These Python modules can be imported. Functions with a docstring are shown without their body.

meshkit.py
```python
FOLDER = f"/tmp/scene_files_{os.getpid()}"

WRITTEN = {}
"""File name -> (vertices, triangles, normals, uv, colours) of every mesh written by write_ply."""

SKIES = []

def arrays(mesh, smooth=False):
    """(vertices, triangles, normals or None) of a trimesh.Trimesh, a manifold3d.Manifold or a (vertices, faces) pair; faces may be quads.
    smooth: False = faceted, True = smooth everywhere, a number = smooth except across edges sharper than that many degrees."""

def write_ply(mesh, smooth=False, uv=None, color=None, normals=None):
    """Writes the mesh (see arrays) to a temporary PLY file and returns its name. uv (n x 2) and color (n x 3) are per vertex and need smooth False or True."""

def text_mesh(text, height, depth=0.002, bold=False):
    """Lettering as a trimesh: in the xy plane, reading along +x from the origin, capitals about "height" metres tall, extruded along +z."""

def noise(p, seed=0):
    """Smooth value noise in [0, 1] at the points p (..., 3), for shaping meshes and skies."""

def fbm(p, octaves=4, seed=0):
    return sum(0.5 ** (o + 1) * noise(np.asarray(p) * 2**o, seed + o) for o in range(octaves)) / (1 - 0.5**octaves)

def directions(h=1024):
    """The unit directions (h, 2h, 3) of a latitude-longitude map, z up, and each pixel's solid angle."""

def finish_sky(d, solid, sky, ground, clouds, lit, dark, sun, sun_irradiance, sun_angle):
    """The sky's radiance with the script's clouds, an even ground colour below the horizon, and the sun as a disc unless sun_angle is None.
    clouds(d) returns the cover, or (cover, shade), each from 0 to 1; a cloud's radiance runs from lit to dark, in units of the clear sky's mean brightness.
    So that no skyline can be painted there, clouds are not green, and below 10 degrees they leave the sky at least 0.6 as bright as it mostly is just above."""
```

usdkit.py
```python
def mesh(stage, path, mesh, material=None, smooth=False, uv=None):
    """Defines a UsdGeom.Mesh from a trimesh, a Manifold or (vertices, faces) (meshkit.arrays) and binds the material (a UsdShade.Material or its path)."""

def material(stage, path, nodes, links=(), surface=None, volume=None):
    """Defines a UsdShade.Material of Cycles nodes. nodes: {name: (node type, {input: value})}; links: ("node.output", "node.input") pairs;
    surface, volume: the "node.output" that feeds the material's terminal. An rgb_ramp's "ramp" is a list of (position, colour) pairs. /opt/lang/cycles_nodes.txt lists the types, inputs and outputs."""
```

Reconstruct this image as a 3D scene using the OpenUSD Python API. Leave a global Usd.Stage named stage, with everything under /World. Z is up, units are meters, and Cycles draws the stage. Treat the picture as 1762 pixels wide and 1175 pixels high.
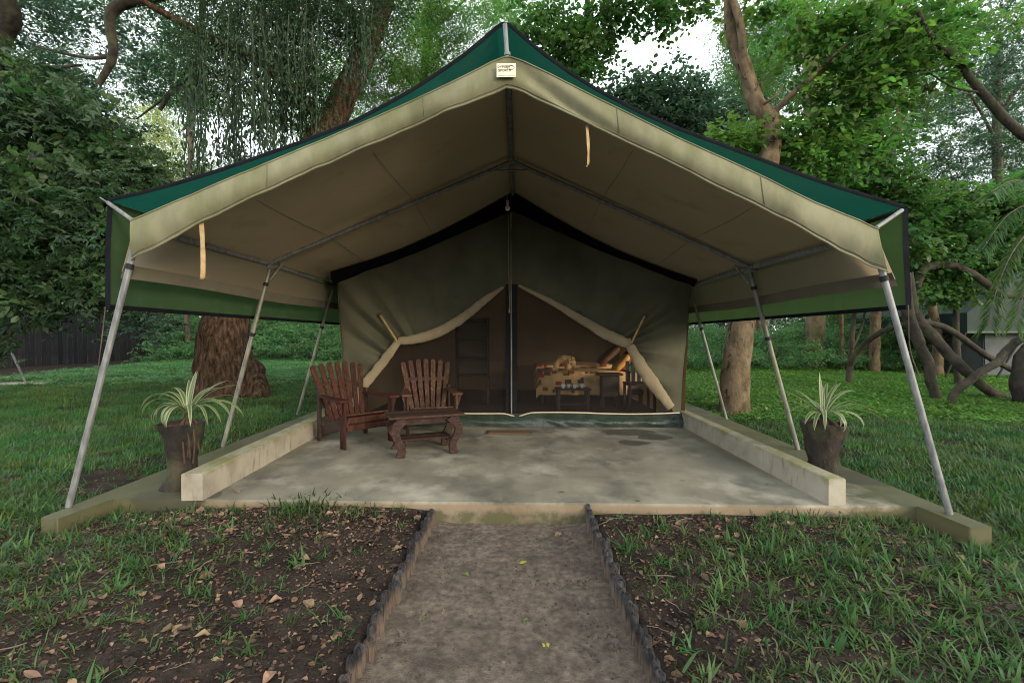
import math, random
import numpy as np, trimesh, usdkit, meshkit
from pxr import Usd, UsdGeom, UsdLux, UsdShade, Gf, Sdf, Vt
rnd = random.Random(7)
rng = np.random.default_rng(7)
stage = Usd.Stage.CreateInMemory()
UsdGeom.SetStageUpAxis(stage, 'Z'); UsdGeom.SetStageMetersPerUnit(stage, 1.0)
UsdGeom.Xform.Define(stage, '/World'); UsdGeom.Scope.Define(stage, '/World/Looks')
PI = math.pi
# ------------------------------------------------------------------ camera, sky, sun, exposure
EYE = np.array([0, 0, 1.25]); F = 800.0
YAW, PITCH = math.radians(0.8), math.radians(-0.54)
FW = np.array([-math.sin(YAW) * math.cos(PITCH), math.cos(YAW) * math.cos(PITCH), math.sin(PITCH)])
RT = np.array([math.cos(YAW), math.sin(YAW), 0]); UP = np.cross(RT, FW)
cam = UsdGeom.Camera.Define(stage, '/World/camera')
m = np.eye(4); m[0, :3], m[1, :3], m[2, :3], m[3, :3] = RT, UP, -FW, EYE
cam.AddTransformOp().Set(Gf.Matrix4d(m.tolist()))
cam.CreateHorizontalApertureAttr(36.0); cam.CreateVerticalApertureAttr(36.0 * 682 / 1024); cam.CreateFocalLengthAttr(36.0 * F / 1762)
cam.CreateClippingRangeAttr((0.05, 2000.0))
cam.CreateExposureAttr(2.68)
SUN = np.array([0.64, -0.70, 0.26]); SUN /= np.linalg.norm(SUN)
SKY_STRENGTH = 0.10
sky_nodes = {'sky': ('sky_texture', {'sky_type': 'single_scattering', 'sun_disc': False, 'sun_elevation': math.asin(SUN[2]), 'sun_rotation': math.atan2(SUN[0], SUN[1])}),
             'tc': ('texture_coordinate', {}), 'n': ('noise_texture', {'scale': 2.2, 'detail': 5.0}),
             'r': ('rgb_ramp', {'ramp': [(0.25, (3.15, 3.35, 3.5)), (0.75, (4.5, 4.65, 4.75))]}),
             'mx': ('mix_color', {'fac': 0.86, 'use_clamp': False}), 'b': ('background_shader', {'strength': SKY_STRENGTH})}
dome = UsdLux.DomeLight.Define(stage, '/World/sky')
skym = usdkit.material(stage, '/World/Looks/sky', sky_nodes, [('tc.generated', 'n.vector'), ('n.fac', 'r.fac'), ('sky.color', 'mx.a'), ('r.color', 'mx.b'), ('mx.result', 'b.color')], surface='b.background')
UsdShade.MaterialBindingAPI.Apply(dome.GetPrim()).Bind(skym)
dome.GetPrim().SetCustomDataByKey('kind', 'structure')
sun = UsdLux.DistantLight.Define(stage, '/World/sun')
sun.CreateIntensityAttr(0.15); sun.CreateAngleAttr(16.0); sun.CreateColorAttr(Gf.Vec3f(1.0, 0.86, 0.66)); sun.CreateNormalizeAttr(True)
sz = SUN; sx = np.cross([0, 0, 1], sz); sx /= np.linalg.norm(sx); sy = np.cross(sz, sx)
m = np.eye(4); m[0, :3], m[1, :3], m[2, :3] = sx, sy, sz
sun.AddTransformOp().Set(Gf.Matrix4d(m.tolist()))

def at(px, py, Y=None, z=None):
    """The point of the place that the photograph shows at this pixel, at distance Y or on the level z."""
    d = FW + RT * (px - 881) / F + UP * (587.5 - py) / F
    return EYE + d * ((Y / d[1]) if Y is not None else (z - EYE[2]) / d[2])

# ------------------------------------------------------------------ prim helpers
taken = {}
def numbered(path):
    k = taken.get(path, 0); taken[path] = k + 1
    return path if k == 0 else f'{path}_{k:03d}'
def tag(p, label=None, cat=None, group=None, kind=None):
    for k, v in (('label', label), ('category', cat), ('group', group), ('kind', kind)):
        if v: p.SetCustomDataByKey(k, v)
    return p
def path_of(parent): return '/World' if parent is None else str(parent.GetPath())
def obj(name, mesh, mat, parent=None, smooth=30, uv=None):
    if isinstance(mesh, MB): mesh = mesh.get()
    return usdkit.mesh(stage, numbered(path_of(parent) + '/' + name), mesh, mat, smooth=smooth, uv=uv).GetPrim()
def thing(name, label, cat, loc=(0, 0, 0), rz=0, group=None, kind=None):
    x = UsdGeom.Xform.Define(stage, numbered('/World/' + name))
    x.AddTranslateOp().Set(Gf.Vec3d(*map(float, loc))); x.AddRotateZOp().Set(math.degrees(rz))
    return tag(x.GetPrim(), label, cat, group, kind)
def quat(q): return Gf.Quath(float(q[0]), float(q[1]), float(q[2]), float(q[3]))
def instancer(name, protos, mat, pos, rot, scale, idx, parent=None, proto_name='clump', smooth=False):
    """protos: list of (v, f); mat: one material or a list; rot: n x 4 quaternions (w, x, y, z)."""
    pth = numbered(path_of(parent) + '/' + name)
    pi = UsdGeom.PointInstancer.Define(stage, pth)
    mats = mat if isinstance(mat, list) else [mat] * len(protos)
    for k, pr in enumerate(protos):
        q = usdkit.mesh(stage, f'{pth}/{proto_name}' + (f'_{k:03d}' if k else ''), pr, mats[k], smooth=smooth)
        pi.CreatePrototypesRel().AddTarget(q.GetPath())
    pi.CreatePositionsAttr(Vt.Vec3fArray.FromNumpy(np.asarray(pos, np.float32)))
    pi.CreateProtoIndicesAttr(Vt.IntArray.FromNumpy(np.asarray(idx, np.int32)))
    pi.CreateOrientationsAttr(Vt.QuathArray([quat(q) for q in rot]))
    s = np.asarray(scale, np.float32)
    pi.CreateScalesAttr(Vt.Vec3fArray.FromNumpy(np.repeat(s[:, None], 3, 1) if s.ndim == 1 else s))
    return tag(pi.GetPrim(), kind='stuff')
def q_yaw(a): return np.stack([np.cos(a / 2), 0 * a, 0 * a, np.sin(a / 2)], -1)
def q_axis(ax, a):
    ax = ax / np.linalg.norm(ax, axis=-1, keepdims=True)
    return np.concatenate([np.cos(a / 2)[:, None], ax * np.sin(a / 2)[:, None]], 1)
def q_mul(a, b):
    w1, x1, y1, z1 = a.T; w2, x2, y2, z2 = b.T
    return np.stack([w1*w2-x1*x2-y1*y2-z1*z2, w1*x2+x1*w2+y1*z2-z1*y2, w1*y2-x1*z2+y1*w2+z1*x2, w1*z2+x1*y2-y1*x2+z1*w2], 1)
def q_tilted(n, tilt):
    a = rng.uniform(0, 2 * PI, n); b = rng.uniform(0, 2 * PI, n)
    return q_mul(q_axis(np.stack([np.cos(b), np.sin(b), 0 * b], 1), rng.normal(0, tilt, n)), q_yaw(a))

class MB:
    """Collects shapes that become one mesh."""
    def __init__(s): s.v, s.f, s.n = [], [], 0
    def add(s, v, f):
        v = np.asarray(v, float); f = np.asarray(f, int)
        if f.shape[1] == 4: f = np.vstack([f[:, [0, 1, 2]], f[:, [0, 2, 3]]])
        s.v.append(v); s.f.append(f + s.n); s.n += len(v); return s
    def tm(s, t, M=None):
        t = t.copy()
        if M is not None: t.apply_transform(M)
        return s.add(t.vertices, t.faces)
    def box(s, c, size, bevel=0.006, R=None):
        h = np.array(size) / 2; b = min(bevel, h.min() * 0.45)
        p = []
        for sx_ in (-1, 1):
            for sy_ in (-1, 1):
                for sz_ in (-1, 1):
                    for k in range(3):
                        q = h - b; q[k] = h[k]; p.append(q * (sx_, sy_, sz_))
        t = trimesh.convex.convex_hull(np.array(p))
        v = np.array(t.vertices)
        if R is not None: v = v @ np.array(R).T
        return s.add(v + np.array(c), t.faces)
    def bar(s, a, b, w, h, bevel=0.005, up=(0, 0, 1)):
        """A box from a to b, w wide and h high (along up)."""
        a, b = np.array(a, float), np.array(b, float); x = b - a; L = np.linalg.norm(x); x /= L
        y = np.cross(up, x); y /= np.linalg.norm(y); z = np.cross(x, y)
        return s.box((a + b) / 2, (L, w, h), bevel, np.stack([x, y, z], 1))
    def tube(s, pts, r, n=8, cap=True, wob=0, seed=0, flat=1.0):
        v, f = tube_mesh(pts, r, n, cap, wob, seed, flat); return s.add(v, f)
    def grid(s, P, flip=False):
        a, b = P.shape[:2]; i, j = np.meshgrid(np.arange(a - 1), np.arange(b - 1), indexing='ij')
        q = np.stack([i*b+j, (i+1)*b+j, (i+1)*b+j+1, i*b+j+1], -1).reshape(-1, 4)
        return s.add(P.reshape(-1, 3), q[:, ::-1] if flip else q)
    def lathe(s, prof, c=(0, 0, 0), n=24, wob=0, seed=0):
        prof = np.array(prof); a = np.linspace(0, 2 * PI, n, endpoint=False)
        P = np.stack([prof[:, None, 0] * np.cos(a), prof[:, None, 0] * np.sin(a), np.repeat(prof[:, None, 1], n, 1)], -1) + np.array(c)
        if wob: P[..., :2] += wob * (meshkit.noise(P.reshape(-1, 3) * 9, seed).reshape(P.shape[:2])[..., None] - 0.0) * (P[..., :2] - np.array(c)[:2]) / 0.2
        P = np.concatenate([P, P[:, :1]], 1)
        return s.grid(P)
    def get(s):
        return (np.vstack(s.v), np.vstack(s.f))
def spline(pts, k=6):
    pts = np.asarray(pts, float); n = len(pts)
    if n < 3: return np.array([pts[0] + (pts[-1] - pts[0]) * t for t in np.linspace(0, 1, k + 1)])
    e = np.vstack([2 * pts[0] - pts[1], pts, 2 * pts[-1] - pts[-2]]); out = []
    for i in range(1, n):
        for t in np.arange(k) / k:
            a, b, c, d = e[i-1], e[i], e[i+1], e[i+2]
            out.append(0.5 * (2*b + (c-a)*t + (2*a-5*b+4*c-d)*t*t + (3*b-a-3*c+d)*t**3))
    return np.array(out + [pts[-1]])
def tube_mesh(pts, r, n=8, cap=True, wob=0, seed=0, flat=1.0):
    p = np.asarray(pts, float); r = np.broadcast_to(r, (len(p),)).astype(float)
    t = np.gradient(p, axis=0); t /= np.linalg.norm(t, axis=1, keepdims=True) + 1e-12
    ref = np.array([0, 1.0, 0]) if abs(t[:, 1]).max() < 0.9 else np.array([1.0, 0, 0]) if abs(t[:, 0]).max() < 0.9 else np.array([0, 0, 1.0])
    a = np.cross(t, ref); a /= np.linalg.norm(a, axis=1, keepdims=True) + 1e-12; b = np.cross(t, a)
    g = np.linspace(0, 2 * PI, n, endpoint=False)
    o = np.cos(g)[None, :, None] * a[:, None] + flat * np.sin(g)[None, :, None] * b[:, None]
    R = r[:, None]
    if wob:
        q = (p[:, None] + o * R[..., None])
        R = R * (1 + wob * meshkit.noise((q * np.array([5, 5, 1.6]) / max(r.max() * 3, .2)).reshape(-1, 3), seed).reshape(len(p), n) + wob * .6 * meshkit.noise((q * np.array([14, 14, 3.5]) / max(r.max() * 3, .2)).reshape(-1, 3), seed + 5).reshape(len(p), n) + (wob * .5 * meshkit.noise((q * np.array([19, 19, 3.2])).reshape(-1, 3), seed + 9).reshape(len(p), n) if n > 40 else 0))
    v = (p[:, None] + o * R[..., None]).reshape(-1, 3)
    i, j = np.meshgrid(np.arange(len(p) - 1), np.arange(n), indexing='ij')
    q = np.stack([i*n+j, i*n+(j+1) % n, (i+1)*n+(j+1) % n, (i+1)*n+j], -1).reshape(-1, 4)
    f = np.vstack([q[:, [0, 1, 2]], q[:, [0, 2, 3]]])
    if cap:
        v = np.vstack([v, p[:1], p[-1:]]); N = len(p) * n; k = np.arange(n)
        f = np.vstack([f, np.stack([k*0+N, (k+1) % n, k], 1), np.stack([k*0+N+1, N-n+k, N-n+(k+1) % n], 1)])
    return v, f[:, ::-1]
def fbm(P, s=1.0, seed=0):
    P = np.asarray(P, float); return (meshkit.noise(P.reshape(-1, 3) * s, seed) + .5 * meshkit.noise(P.reshape(-1, 3) * s * 2.1, seed + 1)).reshape(P.shape[:-1])
def polyline(pts, n):
    p = np.array(pts, float); d = np.r_[0, np.cumsum(np.linalg.norm(np.diff(p, axis=0), axis=1))]
    t = np.linspace(0, d[-1], n); return np.stack([np.interp(t, d, p[:, k]) for k in range(p.shape[1])], 1)

# ------------------------------------------------------------------ materials
def pbr(name, cols, scale=6, stretch=(1, 1, 1), rough=0.75, bump=0.0, bscale=40, metallic=0.0, detail=6, trans=0.0, tcol=None, spec=0.3, obj_space=False, rand=None, rrough=None, bstretch=None, sheen=0, rot=(0, 0, 0), extra=None):
    """A noise between colours; trans adds light that comes through; rand varies the brightness from piece to piece."""
    N = {'g': ('geometry', {}), 'tc': ('texture_coordinate', {}), 'mp': ('mapping', {'scale': stretch, 'rotation': rot}), 'n': ('noise_texture', {'scale': scale, 'detail': detail, 'roughness': 0.6}),
         'r': ('rgb_ramp', {'ramp': [(a, c) for a, c in zip(np.linspace(0.32, 0.68, len(cols)), cols)]}), 'p': ('principled_bsdf', {'roughness': rough, 'metallic': metallic, 'specular_ior_level': spec})}
    src = 'tc.object' if obj_space else 'g.position'
    L = [(src, 'mp.vector'), ('mp.vector', 'n.vector'), ('n.fac', 'r.fac')]
    col = 'r.color'
    if rand:
        N |= {'oi': ('object_info', {}), 'ad': ('math', {'math_type': 'add'}), 'fr': ('math', {'math_type': 'fraction'}), 'mr': ('map_range', {'to_min': rand[0], 'to_max': rand[1]}), 'h': ('hsv', {}), 'hm': ('map_range', {'to_min': 0.5 - rand[2], 'to_max': 0.5 + rand[2]}), 'f2': ('math', {'math_type': 'multiply', 'value2': 7.31}), 'f3': ('math', {'math_type': 'fraction'})}
        L += [('g.random_per_island', 'ad.value1'), ('oi.random', 'ad.value2'), ('ad.value', 'fr.value1'), ('fr.value', 'mr.value'), ('mr.result', 'h.value'), ('fr.value', 'f2.value1'), ('f2.value', 'f3.value1'), ('f3.value', 'hm.value'), ('hm.result', 'h.hue'), (col, 'h.color')]
        col = 'h.color'
    if extra: col = extra(N, L, col)
    L.append((col, 'p.base_color'))
    if bump:
        N |= {'m2': ('mapping', {'scale': bstretch or stretch, 'rotation': rot}), 'n2': ('noise_texture', {'scale': bscale, 'detail': 4.0}), 'b': ('bump', {'strength': min(1.0, bump * 4), 'distance': bump * 0.05})}
        L += [(src, 'm2.vector'), ('m2.vector', 'n2.vector'), ('n2.fac', 'b.height'), ('b.normal', 'p.normal')]
    if rrough:
        N['rr'] = ('map_range', {'from_min': 0.35, 'from_max': 0.65, 'to_min': rrough[0], 'to_max': rrough[1], 'clamp': True}); L += [('n.fac', 'rr.value'), ('rr.result', 'p.roughness')]
    surf = 'p.BSDF'
    if trans:
        N |= {'t': ('translucent_bsdf', {'color': tcol or (.5, .5, .5)}), 'mc': ('mix_closure', {'fac': trans})}
        if tcol is None: L.append((col, 't.color'))
        elif rand:
            N['h2'] = ('hsv', {'color': tcol}); L += [('mr.result', 'h2.value'), ('hm.result', 'h2.hue'), ('h2.color', 't.color')]
        L += [('p.BSDF', 'mc.closure1'), ('t.BSDF', 'mc.closure2')]; surf = 'mc.closure'
    return usdkit.material(stage, '/World/Looks/' + name, N, L, surface=surf)
def two_layer(cols2, scale2, lo, hi, stretch2=(1, 1, 1), amount=1.0):
    """A second colour laid in patches over the first."""
    def f(N, L, col):
        N |= {'xm': ('mapping', {'scale': stretch2, 'location': (3.1, 1.7, 0.4)}), 'xn': ('noise_texture', {'scale': scale2, 'detail': 7.0, 'roughness': .65}), 'xr': ('map_range', {'from_min': lo, 'from_max': hi, 'to_min': 0.0, 'to_max': amount, 'clamp': True}), 'xx': ('mix_color', {'b': cols2})}
        L += [('g.position', 'xm.vector'), ('xm.vector', 'xn.vector'), ('xn.fac', 'xr.value'), ('xr.result', 'xx.fac'), (col, 'xx.a')]
        return 'xx.result'
    return f
M = {}
M['canvas'] = pbr('canvas', [(.105, .104, .064), (.150, .146, .090), (.185, .178, .114)], 2.2, (1.6, 1, .8), .9, .06, 240, spec=.1, extra=two_layer((.085, .09, .035), 2.0, .46, .72, (1.4, 1, .6), .75), trans=.06)
M['canvas_under'] = pbr('canvas_under', [(.30, .245, .165), (.34, .28, .19)], 1.2, (1, 1, 1), .9, .04, 300, trans=.06, tcol=(.30, .20, .10), extra=two_layer((.10, .085, .05), 2.6, .56, .8, amount=.5))
M['canvas_side'] = pbr('canvas_side', [(.20, .165, .115), (.24, .20, .14)], 1.5, (1, 1, 1), .9, .03, 300, trans=.5, tcol=(.36, .28, .19))
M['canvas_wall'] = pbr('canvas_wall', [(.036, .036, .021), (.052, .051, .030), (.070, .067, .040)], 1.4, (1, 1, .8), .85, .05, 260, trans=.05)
M['canvas_roll'] = pbr('canvas_roll', [(.145, .115, .068), (.195, .158, .098)], 3, (1, 1, 1), .85, .06, 60)
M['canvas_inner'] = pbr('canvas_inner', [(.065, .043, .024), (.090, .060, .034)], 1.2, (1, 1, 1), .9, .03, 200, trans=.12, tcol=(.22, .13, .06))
M['hem'] = pbr('hem', [(.10, .09, .065), (.13, .115, .08)], 4, rough=.9, trans=.15)
M['fly'] = pbr('fly', [(.006, .032, .024), (.010, .046, .033)], 2.5, (1, 1, 1), .8, .03, 500, trans=.3, tcol=(.005, .052, .035), extra=two_layer((.10, .16, .13), 5, .64, .85, amount=.35))
M['fly_side'] = pbr('fly_side', [(.018, .038, .017), (.028, .052, .021)], 2.0, (1, 1, 1), .8, .03, 500, trans=.36, tcol=(.030, .060, .018), extra=two_layer((.09, .14, .03), 2.2, .52, .8, amount=.5))
M['trim'] = pbr('trim', [(.005, .006, .008), (.009, .010, .012)], 8, rough=.85, spec=.03)
M['net_black'] = pbr('net_black', [(.003, .003, .004), (.005, .005, .006)], 8, rough=.9, spec=.02)
M['metal'] = pbr('galvanised', [(.085, .09, .09), (.145, .15, .148), (.20, .20, .195)], 22, (1, 1, .3), .55, .02, 90, metallic=.35, extra=two_layer((.10, .085, .06), 9, .58, .7, (1, 1, .5), .6))
M['metal_old'] = pbr('galvanised_old', [(.085, .085, .068), (.145, .145, .122), (.20, .20, .17)], 14, (1, 1, .3), .55, .03, 90, metallic=.45, extra=two_layer((.16, .17, .07), 3, .5, .75, amount=.7))
M['zip'] = pbr('zip', [(.009, .009, .010), (.016, .016, .017)], 30, (1, 1, 6), .9, spec=.05)
M['black_metal'] = pbr('black_metal', [(.008, .009, .010), (.014, .014, .014)], 8, rough=.6, spec=.15)
M['strap'] = pbr('strap', [(.18, .115, .035), (.30, .21, .085)], 18, rough=.8)
M['strap_w'] = pbr('strap_white', [(.20, .135, .055), (.33, .24, .12)], 18, rough=.8)
M['skirt'] = pbr('skirt', [(.014, .022, .016), (.030, .042, .031)], 7, rough=.34, bump=.2, bscale=22, spec=.4)
M['rope'] = pbr('rope', [(.42, .33, .23), (.55, .45, .33)], 60, rough=.85)
M['label'] = pbr('label_plate', [(.52, .46, .33), (.66, .60, .46)], 30, rough=.6)
M['ink'] = pbr('ink', [(.05, .04, .025), (.09, .075, .05)], 60, rough=.7)
wood_bump = dict(bump=.10, bscale=26)
M['wood_red'] = pbr('wood_red', [(.015, .005, .003), (.036, .012, .007), (.062, .024, .0135)], 9, (5, 5, 1.2), .62, spec=.14, obj_space=True, rand=(.7, 1.25, .012), **wood_bump)
M['wood_brown'] = pbr('wood_brown', [(.021, .010, .006), (.050, .024, .015), (.086, .049, .032)], 9, (5, 5, 1.2), .65, spec=.14, obj_space=True, rand=(.7, 1.3, .012), **wood_bump)
M['wood_dark'] = pbr('wood_dark', [(.014, .007, .005), (.030, .016, .011), (.052, .030, .022)], 9, (2, 6, 6), .68, spec=.14, obj_space=True, rand=(.75, 1.25, .01), **wood_bump)
M['wood_black'] = pbr('wood_black', [(.010, .007, .005), (.022, .015, .011)], 9, (2, 6, 6), .55, obj_space=True)
M['mat_brown'] = pbr('mat_brown', [(.085, .042, .022), (.13, .068, .038)], 60, rough=.95, bump=.15, bscale=180)
M['mat_edge'] = pbr('mat_edge', [(.06, .05, .035), (.09, .075, .05)], 40, rough=.9)
M['bulb'] = pbr('bulb', [(.55, .53, .48), (.62, .60, .55)], 4, rough=.25, spec=.6)
M['brass'] = pbr('holder', [(.30, .21, .08), (.4, .29, .13)], 12, rough=.5)
def spots(lst):
    def f(N, L, col):
        N |= {'wn': ('noise_texture', {'scale': 6.0, 'detail': 4.0})}; L += [('g.position', 'wn.vector')]
        for k, (c, s, colr, a) in enumerate(lst):
            N |= {f'ws{k}': ('vector_math', {'math_type': 'subtract', 'vector2': c}), f'wm{k}': ('vector_math', {'math_type': 'multiply', 'vector2': s}), f'wl{k}': ('vector_math', {'math_type': 'length'}),
                  f'wa{k}': ('math', {'math_type': 'multiply_add', 'value2': 1.3}), f'wr{k}': ('map_range', {'from_min': 1.74, 'from_max': 1.62, 'to_min': 0.0, 'to_max': a, 'clamp': True}), f'wx{k}': ('mix_color', {'b': colr})}
            L += [('g.position', f'ws{k}.vector1'), (f'ws{k}.vector', f'wm{k}.vector1'), (f'wm{k}.vector', f'wl{k}.vector1'), ('wn.fac', f'wa{k}.value1'), (f'wl{k}.value', f'wa{k}.value3'), (f'wa{k}.value', f'wr{k}.value'), (f'wr{k}.result', f'wx{k}.fac'), (col, f'wx{k}.a')]
            col = f'wx{k}.result'
        return col
    return f
w1, w2, w3 = at(1080, 744, z=0), at(1090, 762, z=0), at(1125, 752, z=0)
def slab_extra(N, L, col):
    col = two_layer((.062, .062, .050), 1.7, .48, .68, (1, .8, 1), .85)(N, L, col)
    # pale polished patches
    N |= {'yn': ('noise_texture', {'scale': 1.5, 'detail': 6.0, 'roughness': .65}), 'yr': ('map_range', {'from_min': .52, 'from_max': .68, 'to_min': 0.0, 'to_max': .62, 'clamp': True}), 'yx': ('mix_color', {'b': (.39, .365, .295)}), 'ym': ('mapping', {'location': (7, 2, 0), 'scale': (1, .8, 1)})}
    L += [('g.position', 'ym.vector'), ('ym.vector', 'yn.vector'), ('yn.fac', 'yr.value'), ('yr.result', 'yx.fac'), (col, 'yx.a')]
    # moss and dirt on the outer apron and the vertical faces
    N |= {'sx': ('separate_xyz', {}), 'ab': ('math', {'math_type': 'absolute'}), 'mr1': ('map_range', {'from_min': 2.3, 'from_max': 3.0, 'to_min': 0.0, 'to_max': .50, 'clamp': True}), 'zr': ('map_range', {'from_min': -.005, 'from_max': -.10, 'to_min': 0.0, 'to_max': .34, 'clamp': True}),
          'mn': ('noise_texture', {'scale': 4.5, 'detail': 8.0, 'roughness': .7}), 'ma': ('math', {'math_type': 'add'}), 'mb': ('math', {'math_type': 'add'}), 'mm': ('map_range', {'from_min': .62, 'from_max': .86, 'to_min': 0.0, 'to_max': .88, 'clamp': True}), 'mix2': ('mix_color', {'b': (.042, .044, .014)})}
    L += [('g.position', 'sx.vector'), ('sx.x', 'ab.value1'), ('ab.value', 'mr1.value'), ('sx.z', 'zr.value'), ('g.position', 'mn.vector'), ('mn.fac', 'ma.value1'), ('mr1.result', 'ma.value2'), ('ma.value', 'mb.value1'), ('zr.result', 'mb.value2'), ('mb.value', 'mm.value'), ('mm.result', 'mix2.fac'), ('yx.result', 'mix2.a')]
    # brown soil splash low on the front face
    N |= {'zf': ('map_range', {'from_min': -.012, 'from_max': -.03, 'to_min': 0.0, 'to_max': .8, 'clamp': True}), 'mix3': ('mix_color', {'b': (.17, .115, .068)}), 'mi': ('math', {'math_type': 'subtract', 'value1': 1.0}), 'mz': ('math', {'math_type': 'multiply'})}
    L += [('sx.z', 'zf.value'), ('mm.result', 'mi.value2'), ('mi.value', 'mz.value1'), ('zf.result', 'mz.value2'), ('mz.value', 'mix3.fac'), ('mix2.result', 'mix3.a')]
    return spots([(tuple(w1), (3.0, 4.6, 0), (.045, .043, .033), .85), (tuple(w2), (6.0, 7.0, 0), (.045, .043, .033), .85), (tuple(w3), (5, 6.5, 0), (.045, .043, .033), .85), (tuple(at(1492, 822, z=0)), (2.6, 5.0, 0), (.035, .032, .022), .85), (tuple(at(300, 852, z=0)), (3.2, 6.0, 0), (.04, .038, .024), .8), (tuple(at(430, 745, z=0)), (2.5, 1.6, 0), (.06, .058, .035), .6)])(N, L, 'mix3.result')
M['concrete'] = pbr('concrete_slab', [(.105, .096, .070), (.175, .160, .118), (.25, .232, .178)], 1.5, (1, .75, 1), .5, .035, 35, spec=.25, rrough=(.42, .7), extra=slab_extra)
def wall_extra(N, L, col):
    N |= {'sx': ('separate_xyz', {}), 'mn': ('noise_texture', {'scale': 5.0, 'detail': 7.0, 'roughness': .7}), 'tz': ('map_range', {'from_min': .12, 'from_max': .205, 'to_min': -.12, 'to_max': .14, 'clamp': True}), 'ma': ('math', {'math_type': 'add'}), 'mm': ('map_range', {'from_min': .52, 'from_max': .72, 'to_min': 0.0, 'to_max': .85, 'clamp': True}), 'mix2': ('mix_color', {'b': (.15, .15, .05)}),
          'st': ('noise_texture', {'scale': 9.0, 'detail': 3.0}), 'sm': ('mapping', {'scale': (2.2, 2.2, .5)}), 'sr': ('map_range', {'from_min': .58, 'from_max': .8, 'to_min': 0.0, 'to_max': .75, 'clamp': True}), 'mix4': ('mix_color', {'b': (.07, .06, .04)})}
    L += [('g.position', 'sx.vector'), ('g.position', 'mn.vector'), ('sx.z', 'tz.value'), ('mn.fac', 'ma.value1'), ('tz.result', 'ma.value2'), ('ma.value', 'mm.value'), ('mm.result', 'mix2.fac'), (col, 'mix2.a'), ('g.position', 'sm.vector'), ('sm.vector', 'st.vector'), ('st.fac', 'sr.value'), ('sr.result', 'mix4.fac'), ('mix2.result', 'mix4.a')]
    return 'mix4.result'
M['parapet'] = pbr('parapet_concrete', [(.18, .16, .12), (.245, .22, .168), (.29, .265, .205)], 3.5, (1, 1, 1), .85, .07, 60, extra=wall_extra)
M['soil'] = pbr('soil', [(.010, .007, .005), (.023, .016, .012), (.040, .030, .022)], 5, (1, 1, 1), .95, .45, 55, detail=10, spec=.15)
M['sand'] = pbr('sand', [(.075, .059, .047), (.135, .108, .084), (.195, .158, .122)], 26, (1, 1, 1), .95, .35, 170, detail=12, spec=.1, extra=two_layer((.050, .043, .036), 5.0, .44, .68, amount=.72))
def dusty(N, L, col):
    N |= {'sx': ('separate_xyz', {}), 'dn': ('noise_texture', {'scale': 30.0}), 'dm': ('math', {'math_type': 'multiply_add', 'value2': .05}), 'dr': ('map_range', {'from_min': -.028, 'from_max': -.075, 'to_min': 0.0, 'to_max': .9, 'clamp': True}), 'dx': ('mix_color', {'b': (.105, .078, .058)})}
    L += [('g.position', 'sx.vector'), ('g.position', 'dn.vector'), ('dn.fac', 'dm.value1'), ('sx.z', 'dm.value3'), ('dm.value', 'dr.value'), ('dr.result', 'dx.fac'), (col, 'dx.a')]
    return 'dx.result'
M['grit'] = pbr('grit', [(.04, .03, .023), (.07, .053, .04)], 30, rough=.95, spec=.1)
M['burnt'] = pbr('burnt_wood', [(.012, .012, .013), (.028, .026, .027), (.048, .044, .041)], 14, (3, 3, .35), .9, .35, 40, spec=.12, rand=(.6, 1.5, .01), extra=dusty)
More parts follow.
